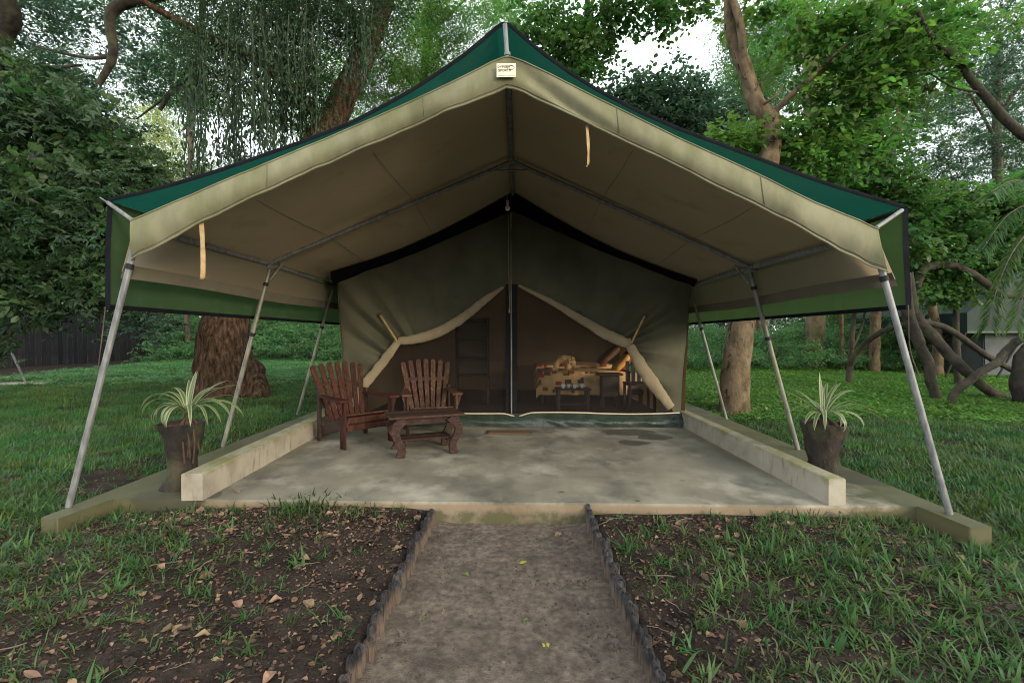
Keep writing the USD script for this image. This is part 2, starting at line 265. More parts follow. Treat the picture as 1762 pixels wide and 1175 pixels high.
M['litter'] = [pbr(f'litter_{k}', [c, tuple(1.5 * x for x in c)], 30, (1, 1, 1), .8, rand=(.6, 1.5, .02)) for k, c in zip('abc', [(.065, .034, .020), (.105, .068, .040), (.030, .020, .014)])]
M['twig'] = pbr('twig', [(.09, .065, .045), (.17, .13, .09)], 30, rough=.85)
def leafmat(name, c, t, tr=.35, rough=.45, rand=(.6, 1.45, .025)):
    return pbr(name, [tuple(.75 * x for x in c), tuple(1.2 * x for x in c)], 3, (1, 1, 1), rough, trans=tr, tcol=t, rand=rand, spec=.24)
M['leaf_dark'] = leafmat('leaf_dark', (.024, .046, .022), (.035, .085, .02), .25, .5)
M['leaf_dark2'] = leafmat('leaf_dark_fresh', (.036, .068, .026), (.05, .13, .025), .3, .42)
M['leaf_mid'] = leafmat('leaf_mid', (.040, .085, .025), (.07, .19, .03), .38)
M['leaf_fresh'] = leafmat('leaf_fresh', (.052, .102, .024), (.105, .25, .035), .46)
M['leaf_blue'] = leafmat('leaf_blue', (.035, .065, .042), (.05, .12, .05), .3)
M['leaf_sunlit'] = leafmat('leaf_sunlit', (.17, .215, .06), (.32, .40, .09), .4)  # sunlight on the far left tree, put into a brighter leaf colour
M['ivy'] = leafmat('ivy', (.058, .135, .052), (.10, .27, .055), .3, .40)
M['clover'] = leafmat('clover', (.060, .135, .022), (.11, .27, .03), .35, .5)
M['grass'] = leafmat('grass', (.036, .070, .020), (.07, .15, .03), .32, .45, (.45, 1.6, .04))
M['lawn_grass'] = leafmat('lawn_grass', (.032, .068, .017), (.060, .145, .024), .3, .45, (.45, 1.7, .05))
M['grass_blue'] = leafmat('grass_blue', (.038, .075, .030), (.06, .14, .04), .3, .42, (.55, 1.5, .03))
M['bark'] = pbr('bark', [(.035, .025, .018), (.075, .055, .040), (.12, .095, .07)], 6, (3, 3, .6), .95, .5, 14)
M['bark_red'] = pbr('bark_red', [(.009, .006, .004), (.046, .028, .017), (.10, .064, .038)], 4.5, (3.5, 3.5, .8), .95, .9, 14, spec=.08)
M['bark_pale'] = pbr('bark_pale', [(.050, .036, .021), (.100, .074, .044), (.145, .11, .068)], 4, (1.5, 1.5, 1), .9, .3, 18, spec=.1, extra=two_layer((.022, .015, .010), 3.6, .585, .63, (1.8, 1.8, 1.0), .9))
M['bark_moss'] = pbr('bark_moss', [(.045, .033, .022), (.12, .088, .055), (.17, .13, .082)], 5, (1, 1, .7), .95, .4, 14, extra=two_layer((.075, .09, .02), 1.8, .42, .62, amount=.9))
M['bark_dark'] = pbr('bark_dark', [(.014, .011, .009), (.032, .026, .02), (.05, .045, .028)], 6, (1, 1, .8), .95, .4, 16, extra=two_layer((.05, .06, .018), 2.5, .5, .68, amount=.7))
M['vine_stem'] = pbr('vine_stem', [(.05, .04, .028), (.11, .085, .055)], 12, rough=.9)
M['fence'] = pbr('fence_wood', [(.006, .006, .008), (.014, .014, .016)], 8, (4, 4, .5), .85, .2, 20, rand=(.6, 1.6, .01))
M['log'] = pbr('log_wood', [(.12, .045, .018), (.28, .13, .055), (.38, .22, .12)], 5, (1, 1, 1), .9, .4, 16)
M['tent_white'] = pbr('tent_white', [(.06, .07, .07), (.085, .092, .09)], 2, rough=.8)
M['tent_dark'] = pbr('tent_dark', [(.010, .022, .020), (.018, .036, .032)], 2, rough=.7, trans=.1, tcol=(.03, .08, .06))
M['tent_edge'] = pbr('tent_edge', [(.06, .09, .045), (.08, .12, .06)], 2, rough=.8)
M['pot'] = pbr('pot_wood', [(.005, .004, .003), (.015, .011, .008), (.036, .026, .016)], 6, (1, 1, .6), .85, .35, 24, extra=two_layer((.05, .055, .018), 3.4, .5, .72, amount=.6))
M['compost'] = pbr('compost', [(.035, .014, .008), (.11, .045, .022)], 40, rough=.95, bump=.5, bscale=80)
M['root'] = pbr('root', [(.028, .018, .011), (.06, .038, .024)], 20, rough=.9)
# variegated strap leaf: pale margins, green heart, by the leaf's own width
M['strap_leaf'] = usdkit.material(stage, '/World/Looks/strap_leaf', {
    'uv': ('attribute', {'attribute': 'st'}), 's': ('separate_xyz', {}), 'a': ('math', {'math_type': 'subtract', 'value2': .5}), 'b': ('math', {'math_type': 'absolute'}),
    'r': ('rgb_ramp', {'ramp': [(0.0, (.055, .09, .04)), (.5, (.075, .12, .05)), (.62, (.20, .21, .095)), (1.0, (.27, .275, .14))]}), 'k': ('math', {'math_type': 'multiply', 'value2': 2.0}),
    'p': ('principled_bsdf', {'roughness': .4, 'specular_ior_level': .4}), 't': ('translucent_bsdf', {}), 'm': ('mix_closure', {'fac': .25})},
    [('uv.vector', 's.vector'), ('s.x', 'a.value1'), ('a.value', 'b.value1'), ('b.value', 'k.value1'), ('k.value', 'r.fac'), ('r.color', 'p.base_color'), ('r.color', 't.color'), ('p.BSDF', 'm.closure1'), ('t.BSDF', 'm.closure2')], surface='m.closure')
def net(name, col, clear):
    return usdkit.material(stage, '/World/Looks/' + name, {'d': ('diffuse_bsdf', {'color': col}), 't': ('transparent_bsdf', {}), 'g': ('geometry', {}), 'n': ('noise_texture', {'scale': 3.0, 'detail': 3.0}), 'r': ('map_range', {'from_min': .3, 'from_max': .7, 'to_min': clear - .06, 'to_max': clear + .06}), 'm': ('mix_closure', {})},
        [('g.position', 'n.vector'), ('n.fac', 'r.value'), ('r.result', 'm.fac'), ('d.BSDF', 'm.closure1'), ('t.BSDF', 'm.closure2')], surface='m.closure')
M['mesh'] = net('door_net', (.016, .013, .011), .68)
M['window_net'] = net('window_net', (.03, .03, .025), .72)
M['ground_sheet'] = pbr('ground_sheet', [(.03, .025, .02), (.045, .038, .03)], 4, rough=.8)
M['quilt_pale'] = pbr('quilt_pale', [(.46, .285, .115), (.58, .385, .17)], 8, rough=.9, bump=.1, bscale=25)
M['quilt_red'] = pbr('quilt_red', [(.20, .03, .015), (.32, .06, .03)], 30, rough=.9)
M['quilt_tan'] = pbr('quilt_tan', [(.36, .22, .09), (.46, .30, .13)], 14, rough=.9)
M['quilt_brown'] = pbr('quilt_brown', [(.09, .04, .02), (.16, .08, .04)], 25, rough=.9)
M['towel'] = pbr('towel', [(.50, .32, .13), (.62, .42, .19)], 20, rough=.95, bump=.15, bscale=120)
M['cushion'] = pbr('cushion', [(.42, .22, .05), (.55, .30, .08)], 12, rough=.9)
M['mattress'] = pbr('mattress', [(.25, .2, .14), (.3, .24, .17)], 6, rough=.9)
M['cup'] = pbr('cup', [(.62, .60, .55), (.7, .68, .64)], 6, rough=.3)

# ------------------------------------------------------------------ ground
def gz(x, y):
    x, y = np.asarray(x, float), np.asarray(y, float)
    z = -.12 + .02 * np.clip(y - 8, 0, 60)
    z = z + np.where((x < -.6) & (y < 4), .035 * np.clip((-.6 - x) / .3, 0, 1), 0) * np.clip((4 - y) * 2, 0, 1)
    # the ground is pressed to the edge of the apron
    z = z - .05 * np.exp(-((np.abs(x) - 3.2) / .5) ** 2) * np.clip((7.5 - y), 0, 1)
    P = np.stack([x, y, 0 * x], -1)
    z = z + .030 * fbm(P, .9, 3) + .012 * fbm(P, 4.0, 8) * np.exp(-np.clip(y, 0, None) / 12) + .10 * fbm(P, .12, 9) * np.clip((y - 7) / 10, 0, 1)
    inslab = (np.abs(x + .05) < 3.0) & (y > 3.7) & (y < 10.9)
    z = np.where(inslab, np.minimum(z, -.2), z)
    return z
def gz1(x, y): return float(gz(np.array([x]), np.array([y]))[0])
def axis(a, b, fine, far):
    c = list(np.arange(a, b, fine)); s = fine; lo = [a]
    while lo[-1] > -far: s *= 1.22; lo.append(lo[-1] - s)
    s = fine; hi = [b]
    while hi[-1] < far: s *= 1.22; hi.append(hi[-1] + s)
    return np.array(lo[:0:-1] + c + hi)
gx, gy = axis(-5.5, 5.5, .045, 150), axis(1.0, 8.5, .045, 150)
X, Y = np.meshgrid(gx, gy, indexing='ij')
Z = gz(X, Y)
pw = np.abs(X + .06 - .008 * (Y - 2)) < .60 + .02
Z = np.where(pw & (Y < 3.62), -.24, Z)
obj('ground', MB().grid(np.stack([X, Y, Z], -1)), M['soil'], smooth=True).SetCustomDataByKey('kind', 'structure')
# sunken sandy path
px_, py_ = np.meshgrid(np.linspace(-.68, .56, 60), np.linspace(-1.0, 3.535, 190), indexing='ij')
PP = np.stack([px_, py_, -.172 + .009 * fbm(np.stack([px_, py_, 0 * px_], -1), 9, 4) + .02 * ((px_ + .06) / .6) ** 4], -1)
obj('path', MB().grid(PP), M['sand'], smooth=True).SetCustomDataByKey('kind', 'structure')

# ------------------------------------------------------------------ concrete: slab with apron and wings, parapets
from shapely.geometry import Polygon
YF = 3.53
def slab_xy(px, py): return at(px, py, z=0)[:2]
outline = [(-3.31, 3.16), (-3.17, 3.14), (-3.14, YF + .02), (2.95, YF - .06), (2.97, 3.09), (3.12, 3.09), (3.2, 7.4), (3.2, 11.0), (-3.45, 11.0), (-3.42, 7.0)]
slab = trimesh.creation.extrude_polygon(Polygon(outline).buffer(-.012, join_style=1, quad_segs=3).buffer(.012, join_style=1, quad_segs=3), .42, engine='earcut'); slab.apply_translation((0, 0, -.42))
obj('concrete_slab', (slab.vertices, slab.faces), M['concrete'], smooth=30).SetCustomDataByKey('kind', 'structure')
def parapet(a, b, w, h, label):
    a, b = np.array(a), np.array(b); n = 40
    d = (b - a) / np.linalg.norm(b - a); s = np.array([-d[1], d[0]])
    prof = [(-w/2, 0), (-w/2, h - .008), (-w/2 + .008, h), (w/2 - .008, h), (w/2, h - .008), (w/2, 0)]
    P = np.array([[[*(a + (b - a) * t + s * q), zz] for q, zz in prof] for t in np.linspace(0, 1, n)])
    nn = fbm(P, 5, 3) * .004; P[..., 0] += nn; P[:, 1:5, 2] += fbm(P, 3, 5)[:, 1:5] * .004
    mb = MB().grid(P, True)
    for k, fl in ((0, False), (-1, True)):
        q = P[k]; f = [[0, 1, 4], [0, 4, 5], [1, 2, 3], [1, 3, 4]]
        mb.add(q, [x[::-1] for x in f] if fl else f)
    tag(obj('low_wall', mb, M['parapet'], smooth=20), label, 'low wall')
parapet((-2.50, YF - .02), (-2.72, 7.6), .16, .205, 'low concrete wall along the left side of the porch behind the two chairs')
parapet((2.36, YF - .06), (2.34, 7.6), .125, .20, 'low concrete wall along the right side of the porch by the right pot')

# ------------------------------------------------------------------ the tent
tent = thing('safari_tent', 'large beige canvas safari tent with open porch and tied back door', 'tent')
YT, YW, YB, YFL = 3.40, 6.60, 11.0, 3.51
TOP = [(222, 380), (313, 342), (368, 318), (480, 272), (600, 222), (740, 160), (800, 131), (845, 108), (873, 97), (900, 106), (945, 127), (1026, 168), (1162, 235), (1281, 289), (1407, 350), (1477, 379), (1513, 395)]
BOT = [(213, 447), (284, 411), (346, 375), (464, 320), (580, 268), (760, 190), (873, 148), (900, 155), (1010, 206), (1180, 289), (1365, 380), (1441, 421), (1529, 466)]
def smooth_poly(pts, n, corner=None):
    p = np.array(pts, float)
    return np.array([[x, np.interp(x, p[:, 0], p[:, 1])] for x in np.linspace(p[0, 0], p[-1, 0], n)])
nt = 121
topw = np.array([at(a, b, YT) for a, b in smooth_poly(TOP, nt)])
# ridge and eaves
RX, RZ = at(873, 97, YT)[[0, 2]]; LX, LZ = topw[0, [0, 2]]; EX, EZ = topw[-1, [0, 2]]
def roof_z(x): return LZ + (RZ - LZ) * (x - LX) / (RX - LX) if x < RX else EZ + (RZ - EZ) * (EX - x) / (EX - RX)
ys = np.r_[np.linspace(YT, YB, 70)]
roof = np.zeros((len(ys), nt, 3))
for i, y in enumerate(ys):
    bl = math.exp(-(y - YT) / .8); x = topw[:, 0]
    st = np.array([roof_z(v) for v in x])
    sag = -.035 * np.sin(PI * np.clip((y - YT) / (5.2 - YT), 0, 1)) if y < 5.2 else -.125 * np.clip((y - 5.2) / (YW - 5.3), 0, 1)
    u = np.minimum(np.abs(x - RX) / 2.7, 1)
    roof[i] = np.stack([x, np.full(nt, y), topw[:, 2] * bl + st * (1 - bl) + sag * np.sin(PI * u) * 1.0], 1)
roof[..., 2] += .006 * fbm(roof, 2.2, 4)
obj('roof', MB().grid(roof), M['canvas_under'], tent, smooth=50)
# ceiling seams
for sgn, f0 in ((0, .25), (1, .25), (0, .6), (1, .62)):
    mb = MB(); k = int((f0 * .5) * nt) if sgn == 0 else int((1 - f0 * .5) * nt)
    mb.tube(roof[4:50:4, k] - (0, 0, .004), .0015, 5); obj('roof_seam', mb, M['hem'], tent)
# front valance
nb = 9
tp, bp = smooth_poly(TOP, nt), smooth_poly(BOT, nt)
val = np.zeros((nt, nb, 3))
for i in range(nt):
    for j, t in enumerate(np.linspace(0, 1, nb)):
        p = tp[i] * (1 - t) + bp[i] * t
        val[i, j] = at(p[0], p[1], YT - .02 - .035 * math.sin(t * PI) - .015 * t)
wr = fbm(np.stack([val[..., 0] * 2.3 + val[..., 2] * 1.5, val[..., 2] * .8, 0 * val[..., 0]], -1), 1.6, 11) * .034 + fbm(np.stack([val[..., 0] * 5 + val[..., 2] * 4, val[..., 2] * 1.5, 0 * val[..., 0]], -1), 1.9, 17) * .011
edge = np.linspace(0, 1, nt)[:, None]
fold = .022 * np.sin(edge * 160 + np.linspace(0, 2, nb)[None]) * np.exp(-np.minimum(edge, 1 - edge) / .05)
dip = .08 * np.exp(-((edge - .565 - .05 * np.linspace(-1, 1, nb)[None]) / .035) ** 2) * np.sin(np.linspace(0, PI, nb))[None]
val[..., 1] += (wr + fold) * np.linspace(.25, 1, nb)[None] + dip
obj('front_valance', MB().grid(val), M['canvas'], tent, smooth=60)
mb = MB(); mb.tube(val[:, -1] + (0, -.004, -.004), .008, 6, flat=.8); obj('valance_hem', mb, M['canvas'], tent)
mb = MB(); mb.tube(val[:, 0] + (0, -.002, .004), .006, 6); obj('valance_piping', mb, M['canvas'], tent)
mb = MB(); mb.tube(val[:, -2] * .72 + val[:, -1] * .28 + (0, -.003, 0), .0022, 5); obj('valance_stitching', mb, M['hem'], tent)
for k in (22, 47, 78, 101):
    mb = MB(); mb.tube(val[k] + (0, -.003, 0), .0028, 5); obj('valance_seam', mb, M['hem'], tent)
# maker's label
lb = at(871, 121.5, YT - .075); lw, lh = 32 * YT / F, 23 * YT / F
plate = obj('maker_label', MB().box(lb, (lw, .006, lh), .002), M['label'], tent)
def text(s, h, x, z):
    t = meshkit.text_mesh(s, h, .0015, bold=True); v = np.array(t.vertices)
    return (np.stack([v[:, 0] + lb[0] + x, lb[1] - .0032 - v[:, 2], v[:, 1] + lb[2] + z], 1), np.array(t.faces))
obj('lettering', text('GYPSEY', .0165, -lw * .46, lh * .16), M['ink'], plate, smooth=False)
obj('lettering', text('SPORTS', .0165, -lw * .42, -lh * .10), M['ink'], plate, smooth=False)
ring = MB(); a = np.linspace(0, 2 * PI, 25)
ring.tube(np.stack([lb[0] + lw * .25 + .024 * np.cos(a), 0 * a + lb[1] - .0035, lb[2] + lh * .17 + .016 * np.sin(a)], 1), .0016, 5, cap=False)
ring.tube(np.stack([lb[0] + lw * .27 + .014 * np.cos(a), 0 * a + lb[1] - .0035, lb[2] + lh * .18 + .012 * np.sin(a)], 1), .0012, 5, cap=False)
obj('emblem', ring, M['ink'], plate)
mb = MB()
for k in range(15): mb.box((lb[0] - lw * .42 + k * lw * .06, lb[1] - .0035, lb[2] - lh * .38), (lw * .035, .001, .006), .0003)
obj('fine_print', mb, M['ink'], plate, smooth=False)
# side valances with their hems
def side_valance(x0, z0, x1, z1, sgn):
    ysv = np.linspace(YT + .03, YB, 90); P = np.zeros((90, 9, 3))
    for i, y in enumerate(ysv):
        for j, t in enumerate(np.linspace(0, 1, 9)):
            P[i, j] = (x0 + (x1 - x0) * t, y, z0 + (z1 - z0) * t + .012 * t * math.sin(y * 1.9))
    P[..., 0] += .015 * fbm(P * (1, .7, 1), 1.8, 3)
    obj('side_valance', MB().grid(P[:, :8], sgn > 0), M['canvas_side'], tent, smooth=60)
    H = P[:, 6:9].copy(); H[..., 0] -= sgn * .006
    obj('hem', MB().grid(H, sgn > 0), M['hem'], tent, smooth=60)
pl0, pl1 = at(224, 383, YT), at(197, 478, YT); pr0, pr1 = at(1511, 398, YT), at(1550, 492, YT)
side_valance(pl0[0], pl0[2], pl1[0], pl1[2], -1); side_valance(pr0[0], pr0[2], pr1[0], pr1[2], 1)
# frame of galvanised pipe
def pole(a, b, r, mat, label=None, collar=None):
    mb = MB(); mb.tube(np.array([np.array(a) + (np.array(b) - np.array(a)) * t for t in np.linspace(0, 1, 5)]), r, 12); o = obj('pole', mb, mat, tent)
    if label: o.SetCustomDataByKey('label', label)
    if collar:
        for t in collar:
            c = np.array(a) + (np.array(b) - np.array(a)) * t; d = (np.array(b) - np.array(a)); d /= np.linalg.norm(d)
            mb = MB(); mb.tube(np.array([c - d * .02, c + d * .02]), r * 1.28, 12); obj('collar', mb, M['black_metal'], o)
    return o
pole(at(118, 872, z=0), at(240, 392, YT + .03), .0215, M['metal'], collar=[.86])
pole(at(1634, 884, z=0), at(1502, 410, YT + .03), .0215, M['metal'], collar=[.85])
mL, mR = at(465, 458, 5.32), at(1289, 464, 5.15)
pole(at(384, 768, z=0), mL, .024, M['metal_old'], collar=[.62, .9])
pole(at(1373, 773, z=0), mR, .024, M['metal_old'], collar=[.62, .9])
rL, rR = at(573, 495, 7.1), at(1188, 497, 6.95)
pole(at(512, 713, z=0), rL, .022, M['metal_old'], collar=[.7])
pole(at(1250, 721, z=0), rR, .022, M['metal_old'], collar=[.7])
def pipe(name, pts, r, mat=None, n=12):
    mb = MB(); mb.tube(np.array(pts), r, n); return obj(name, mb, mat or M['metal'], tent)
rm = np.array([RX, 5.22, RZ - .065])
pipe('ridge_pole', [(RX, YT + .04, RZ - .05), (RX, 5.2, RZ - .05), (RX, YW - .1, RZ - .05)], .028)
pipe('rafter', spline([mL, mL + (.12, 0, .085), rm + (-.25, 0, -.12), rm], 5), .023)
pipe('rafter', spline([mR, mR + (-.12, 0, .085), rm + (.25, 0, -.12), rm], 5), .023)
for (cx, s) in ((mL, 1), (mR, -1)):
    pipe('bracket', [cx + (0, 0, -.16), cx + (.16 * s, 0, .05)], .012)
    pipe('pole_joint', [cx + (0, -.06, -.01), cx + (0, .06, -.01)], .031)
pipe('bracket', [rm + (-.17, -.01, -.115), rm + (.17, -.01, -.115)], .010)
mb = MB(); mb.box(rm + (0, -.04, .01), (.055, .09, .06), .006); obj('ridge_joint', mb, M['metal'], tent)
pipe('eave_pole', [(LX + .03, YT + .08, LZ - .03), mL + (0, 0, .02), rL + (-.02, 0, .04), (rL[0], YB - .1, rL[2] + .04)], .026)
pipe('eave_pole', [(EX - .03, YT + .08, EZ - .03), mR + (0, 0, .02), rR + (.02, 0, .04), (rR[0], YB - .1, rR[2] + .04)], .026)
# peak post that lifts the fly sheet over the ridge
pk0, pk1 = at(873, 97, YFL), at(869, 50, YFL)
mb = MB(); mb.tube([pk0 + (0, -.02, -.02), pk1 + (0, -.02, .02)], .017, 10); mb.tube([pk0 + (0, -.02, -.01), pk0 + (0, -.02, .012)], .024, 10); obj('peak_post', mb, M['metal'], tent)
# hanging straps
def strap(p0, p1, mat, w=.018):
    q = spline([p0, p0 * .5 + p1 * .5 + (.006, 0, 0), p1 + (0, 0, .03), p1 + (-.012, 0, 0)], 8); n = len(q)
    tw = np.linspace(0, 1.2, n) + .25 * np.sin(np.linspace(0, 17, n))
    off = np.stack([np.cos(tw), np.sin(tw), 0 * tw], 1) * w / 2
    P = np.stack([q - off, q + off, q + off + (0, .002, 0), q - off + (0, .002, 0), q - off], 1); obj('strap', MB().grid(P), mat, tent, smooth=60)
strap(at(346, 376, YT + .02), at(349, 480, YT + .02), M['strap_w'], .030)
strap(at(1010, 216, YT + .02), at(1012, 287, YT + .02), M['strap_w'], .022)
# ---- front wall with the two tied-back door flaps
def wall_top(px):  # wall top below the roof, at YW
    return np.interp(px, [578, 720, 880, 1030, 1192], [482, 427, 357, 424, 487])
def flap(A, B, ts, fold_amp, seed, name):
    n, mrows = 150, 26
    Ap, Bp = polyline(A, n), None
    # B dwells at the tie
    s = np.linspace(0, 1, n); b = polyline(B, 400); t = np.interp(s, ts[0], ts[1]); Bp = np.stack([np.interp(t, np.linspace(0, 1, 400), b[:, k]) for k in (0, 1)], 1)
    P = np.zeros((n, mrows, 3)); tt = np.linspace(0, 1, mrows)
    ph = np.cumsum(.6 + .8 * rng.random(n)) * .42
    for i in range(n):
        for j in range(mrows):
            p = Ap[i] * (1 - tt[j]) + Bp[i] * tt[j]
            amp = fold_amp(s[i]) * (tt[j] ** .8) * (1 - .35 * tt[j])
            P[i, j] = at(p[0], p[1], YW - amp * (1 + .9 * math.sin(ph[i])) - .03 * math.sin(PI * tt[j]))
    P[..., 1] += .022 * fbm(P * (1.4, 0, 1.4), 1.7, seed) + .01 * fbm(P * (1, 0, 1), 5, seed + 3)
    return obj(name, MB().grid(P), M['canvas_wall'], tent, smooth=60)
AL = [(591, 724), (586, 600), (579, 482), (720, 427), (800, 391), (880, 357)]
BL = [(606, 716), (620, 672), (655, 622), (684, 588), (700, 584), (751, 571), (800, 541), (856, 497), (881, 491)]
flap(AL, BL, ([0, .22, .45, .6, 1], [0, .28, .42, .5, 1]), lambda s: .085 * math.exp(-((s - .33) / .2) ** 2) + .012, 21, 'door_flap')
AR = [(1171, 738), (1176, 640), (1191, 487), (1110, 455), (1030, 424), (950, 388), (880, 357)]
BR = [(1158, 709), (1150, 694), (1114, 640), (1087, 590), (1050, 573), (961, 521), (894, 491), (879, 490)]
flap(AR, BR, ([0, .2, .42, .55, 1], [0, .33, .42, .52, 1]), lambda s: .085 * math.exp(-((s - .3) / .2) ** 2) + .012, 33, 'door_flap')
def roll(pts, r, name='flap_roll'):
    p = spline([at(a, b, YW - .05 - d) for a, b, d in pts], 14); n = len(p)
    rr = np.interp(np.linspace(0, 1, n), np.linspace(0, 1, len(r)), r)
    mb = MB(); mb.tube(p, rr * .84, 20, wob=.34, seed=len(pts), flat=.6); obj(name, mb, M['canvas_roll'], tent, smooth=60)
roll([(866, 494, .0), (835, 516, .02), (790, 551, .04), (745, 575, .05), (705, 585, .06), (686, 587, .06)], [.02, .05, .065, .07, .06, .05])
roll([(685, 588, .06), (655, 628, .06), (622, 670, .05), (604, 712, .03)], [.05, .062, .06, .05])
roll([(892, 491, 0), (955, 523, .02), (1010, 556, .04), (1045, 576, .05), (1072, 588, .06), (1085, 589, .06)], [.018, .04, .06, .075, .07, .05])
roll([(1084, 594, .06), (1104, 632, .06), (1130, 668, .06), (1154, 701, .04)], [.055, .085, .08, .055])
# straps that hold the flaps
for a, b in (((654, 541), (684, 588)), ((1110, 542), (1086, 591))):
    p0, p1 = at(*a, YW - .12), at(*b, YW - .19)
    mb = MB(); d = p1 - p0; mb.bar(p0, p1, .026, .006, .002, up=(0, -1, 0)); o = obj('flap_strap', mb, M['strap'], tent)
    mb = MB(); mb.box(p0, (.04, .012, .05), .004); obj('toggle', mb, M['wood_brown'], o)
# zip strip down the middle and the pole behind it
zs = MB()
P = np.array([[at(x, y, YW - .02 + .006 * math.sin(y * .3)) for x in (870, 874, 880, 886, 890)] for y in np.linspace(489, 716, 40)])
zs.grid(P); obj('zip_strip', zs, M['zip'], tent, smooth=60)
pipe('door_pole', [at(879, 365, YW - .045), at(880, 600, YW - .045), at(880, 716, YW - .045)], .011, M['metal_old'], 8)
mb = MB(); mb.box(at(880, 716, YW - .05), (.06, .05, .05), .01); obj('pole_foot', mb, M['black_metal'], tent)
pipe('zip_cord', spline([at(875, 372, YW - .07), at(875.5, 450, YW - .06), at(876.5, 532, YW - .06)], 5), .004, M['strap_w'], 6)
mb = MB(); mb.tube([at(876.5, 530, YW - .06), at(876.5, 538, YW - .06)], [.008, .012], 8); obj('cord_end', mb, M['strap_w'], tent)
# insect net in the doorway
P = np.array([[at(x, y, YW + .035 + .012 * math.sin(x * .11 + y * .05) + .01 * math.sin(y * .2 - x * .06)) for y in np.linspace(486, 722, 30)] for x in np.linspace(598, 1162, 90)])
for name, i0, i1 in (('net_panel', 0, 46), ('net_panel', 45, 90)): obj(name, MB().grid(P[i0:i1]), M['mesh'], tent, smooth=60)
# dark net band between wall top and roof
P = []
for x in np.linspace(572, 1196, 60):
    c = at(x, float(wall_top(x)), YW); X_ = c[0]
    P.append([(X_, YW + .02, c[2] - .05), (X_, YW - .05, c[2] + .02), (X_, YW - .08, roof_z(X_) - .012 - .125 * math.sin(PI * min(abs(X_ - RX) / 2.7, 1)))])
obj('vent_net', MB().grid(np.array(P)), M['net_black'], tent, smooth=60)
# ground skirt and its cord
sk = []
for x in np.linspace(-2.42, 2.30, 160):
    lift = .17 + .012 * math.sin(x * 3.1); row = []
    for j, t in enumerate(np.linspace(0, 1, 9)):
        row.append((x, YW - .05 - .09 * t ** 1.6, lift * (1 - t) + .004))
    sk.append(row)
sk = np.array(sk); tj = np.linspace(0, 1, 9)[None]
sk[..., 1] -= (.045 * fbm(np.stack([sk[..., 0] * 3.2 + sk[..., 2] * 6, sk[..., 2] * 2, 0 * sk[..., 0]], -1), 1.4, 5) + .02) * np.sin(PI * np.clip(tj, .05, .97))
obj('ground_skirt', MB().grid(sk), M['skirt'], tent, smooth=60)
rp = [(x, YW - .075 - .01 * math.sin(x * 4), .185 + .012 * math.sin(x * 3.1) - .05 * math.exp(-((x + .02) / .12) ** 2)) for x in np.linspace(-2.3, 2.25, 90)]
pipe('skirt_cord', rp, .009, M['rope'], 6)
# body: side walls, back wall, floor
bl, br = at(583, 600, YW)[0], at(1182, 600, YW)[0]
def body_wall(x0t, x0b, y0, y1, zt, name, win=None):
    P = np.zeros((60, 16, 3))
    for i, y in enumerate(np.linspace(y0, y1, 60)):
        for j, t in enumerate(np.linspace(0, 1, 16)): P[i, j] = (x0t + (x0b - x0t) * t, y, zt * (1 - t) + .005)
    P[..., 0] += .02 * fbm(P, 1.6, 6)
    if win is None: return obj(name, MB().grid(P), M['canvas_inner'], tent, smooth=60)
    (i0, i1, j0, j1) = win; mb = MB()
    for a, b, c, d in ((0, i0 + 1, 0, 16), (i1, 60, 0, 16), (i0, i1 + 1, 0, j0 + 1), (i0, i1 + 1, j1, 16)): mb.grid(P[a:b, c:d])
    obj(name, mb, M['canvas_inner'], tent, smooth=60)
zl, zr_ = roof_z(bl - .05) - .01, roof_z(br + .05) - .01
body_wall(bl - .02, bl + .08, YW, YB, zl, 'side_wall')
body_wall(br + .02, br - .05, YW, YB, zr_, 'side_wall', (6, 50, 3, 12))
bk = np.array([[(x, YB - .02 + .02 * math.sin(x * 2.1), (roof_z(x) - .02 - .125 * math.sin(PI * min(abs(x - RX) / 2.7, 1))) * t + .005) for t in np.linspace(0, 1, 14)] for x in np.linspace(bl - .02, br + .02, 50)])
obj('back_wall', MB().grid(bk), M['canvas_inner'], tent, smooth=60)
obj('groundsheet', MB().box(((bl + br) / 2, (YW + YB) / 2, .004), (br - bl - .1, YB - YW - .1, .008), .002), M['ground_sheet'], tent)
# ---- fly sheet above
fly = thing('fly_sheet', 'dark green shade net stretched above the canvas roof, edged in black', 'shade net')
FL = [(185, 347), (240, 335), (300, 319), (360, 301), (426, 279), (510, 250), (600, 216), (660, 185), (700, 163), (750, 131), (800, 96), (835, 67), (858, 47), (868, 42), (878, 46), (900, 66), (935, 95), (980, 127), (1026, 156), (1090, 190), (1160, 221), (1230, 247), (1295, 271), (1365, 298), (1434, 322), (1500, 342), (1555, 358)]
nf = 130
fe = np.array([at(a, b, YFL) for a, b in smooth_poly(FL, nf)])
P = np.zeros((60, nf, 3))
for i, y in enumerate(np.linspace(YFL, YB + .3, 60)):
    P[i] = fe; P[i, :, 1] = y
    q_ = np.interp(y, ys, np.arange(len(ys))); rz = np.interp(fe[:, 0], roof[0, :, 0], roof[int(q_), :, 2]); rz = np.maximum(rz, np.interp(fe[:, 0], roof[0, :, 0], roof[min(int(q_) + 1, len(ys) - 1), :, 2])) + .012
    inside = (fe[:, 0] > LX - .02) & (fe[:, 0] < EX + .02)
    k = 1 - math.exp(-(y - YFL) / .25)
    P[i, :, 2] = np.where(inside, np.maximum(fe[:, 2], rz + .03 * k), fe[:, 2])
P[..., 2] += .004 + .004 * fbm(P, 1.8, 7)
obj('net_roof', MB().grid(P), M['fly'], fly, smooth=60)
def binding(pts, name='binding', w=.055):
    mb = MB(); mb.tube(np.array(pts), w / 2, 8, flat=.35); obj(name, mb, M['trim'], fly, smooth=60)
binding(P[0] + (0, -.004, 0), w=.030)
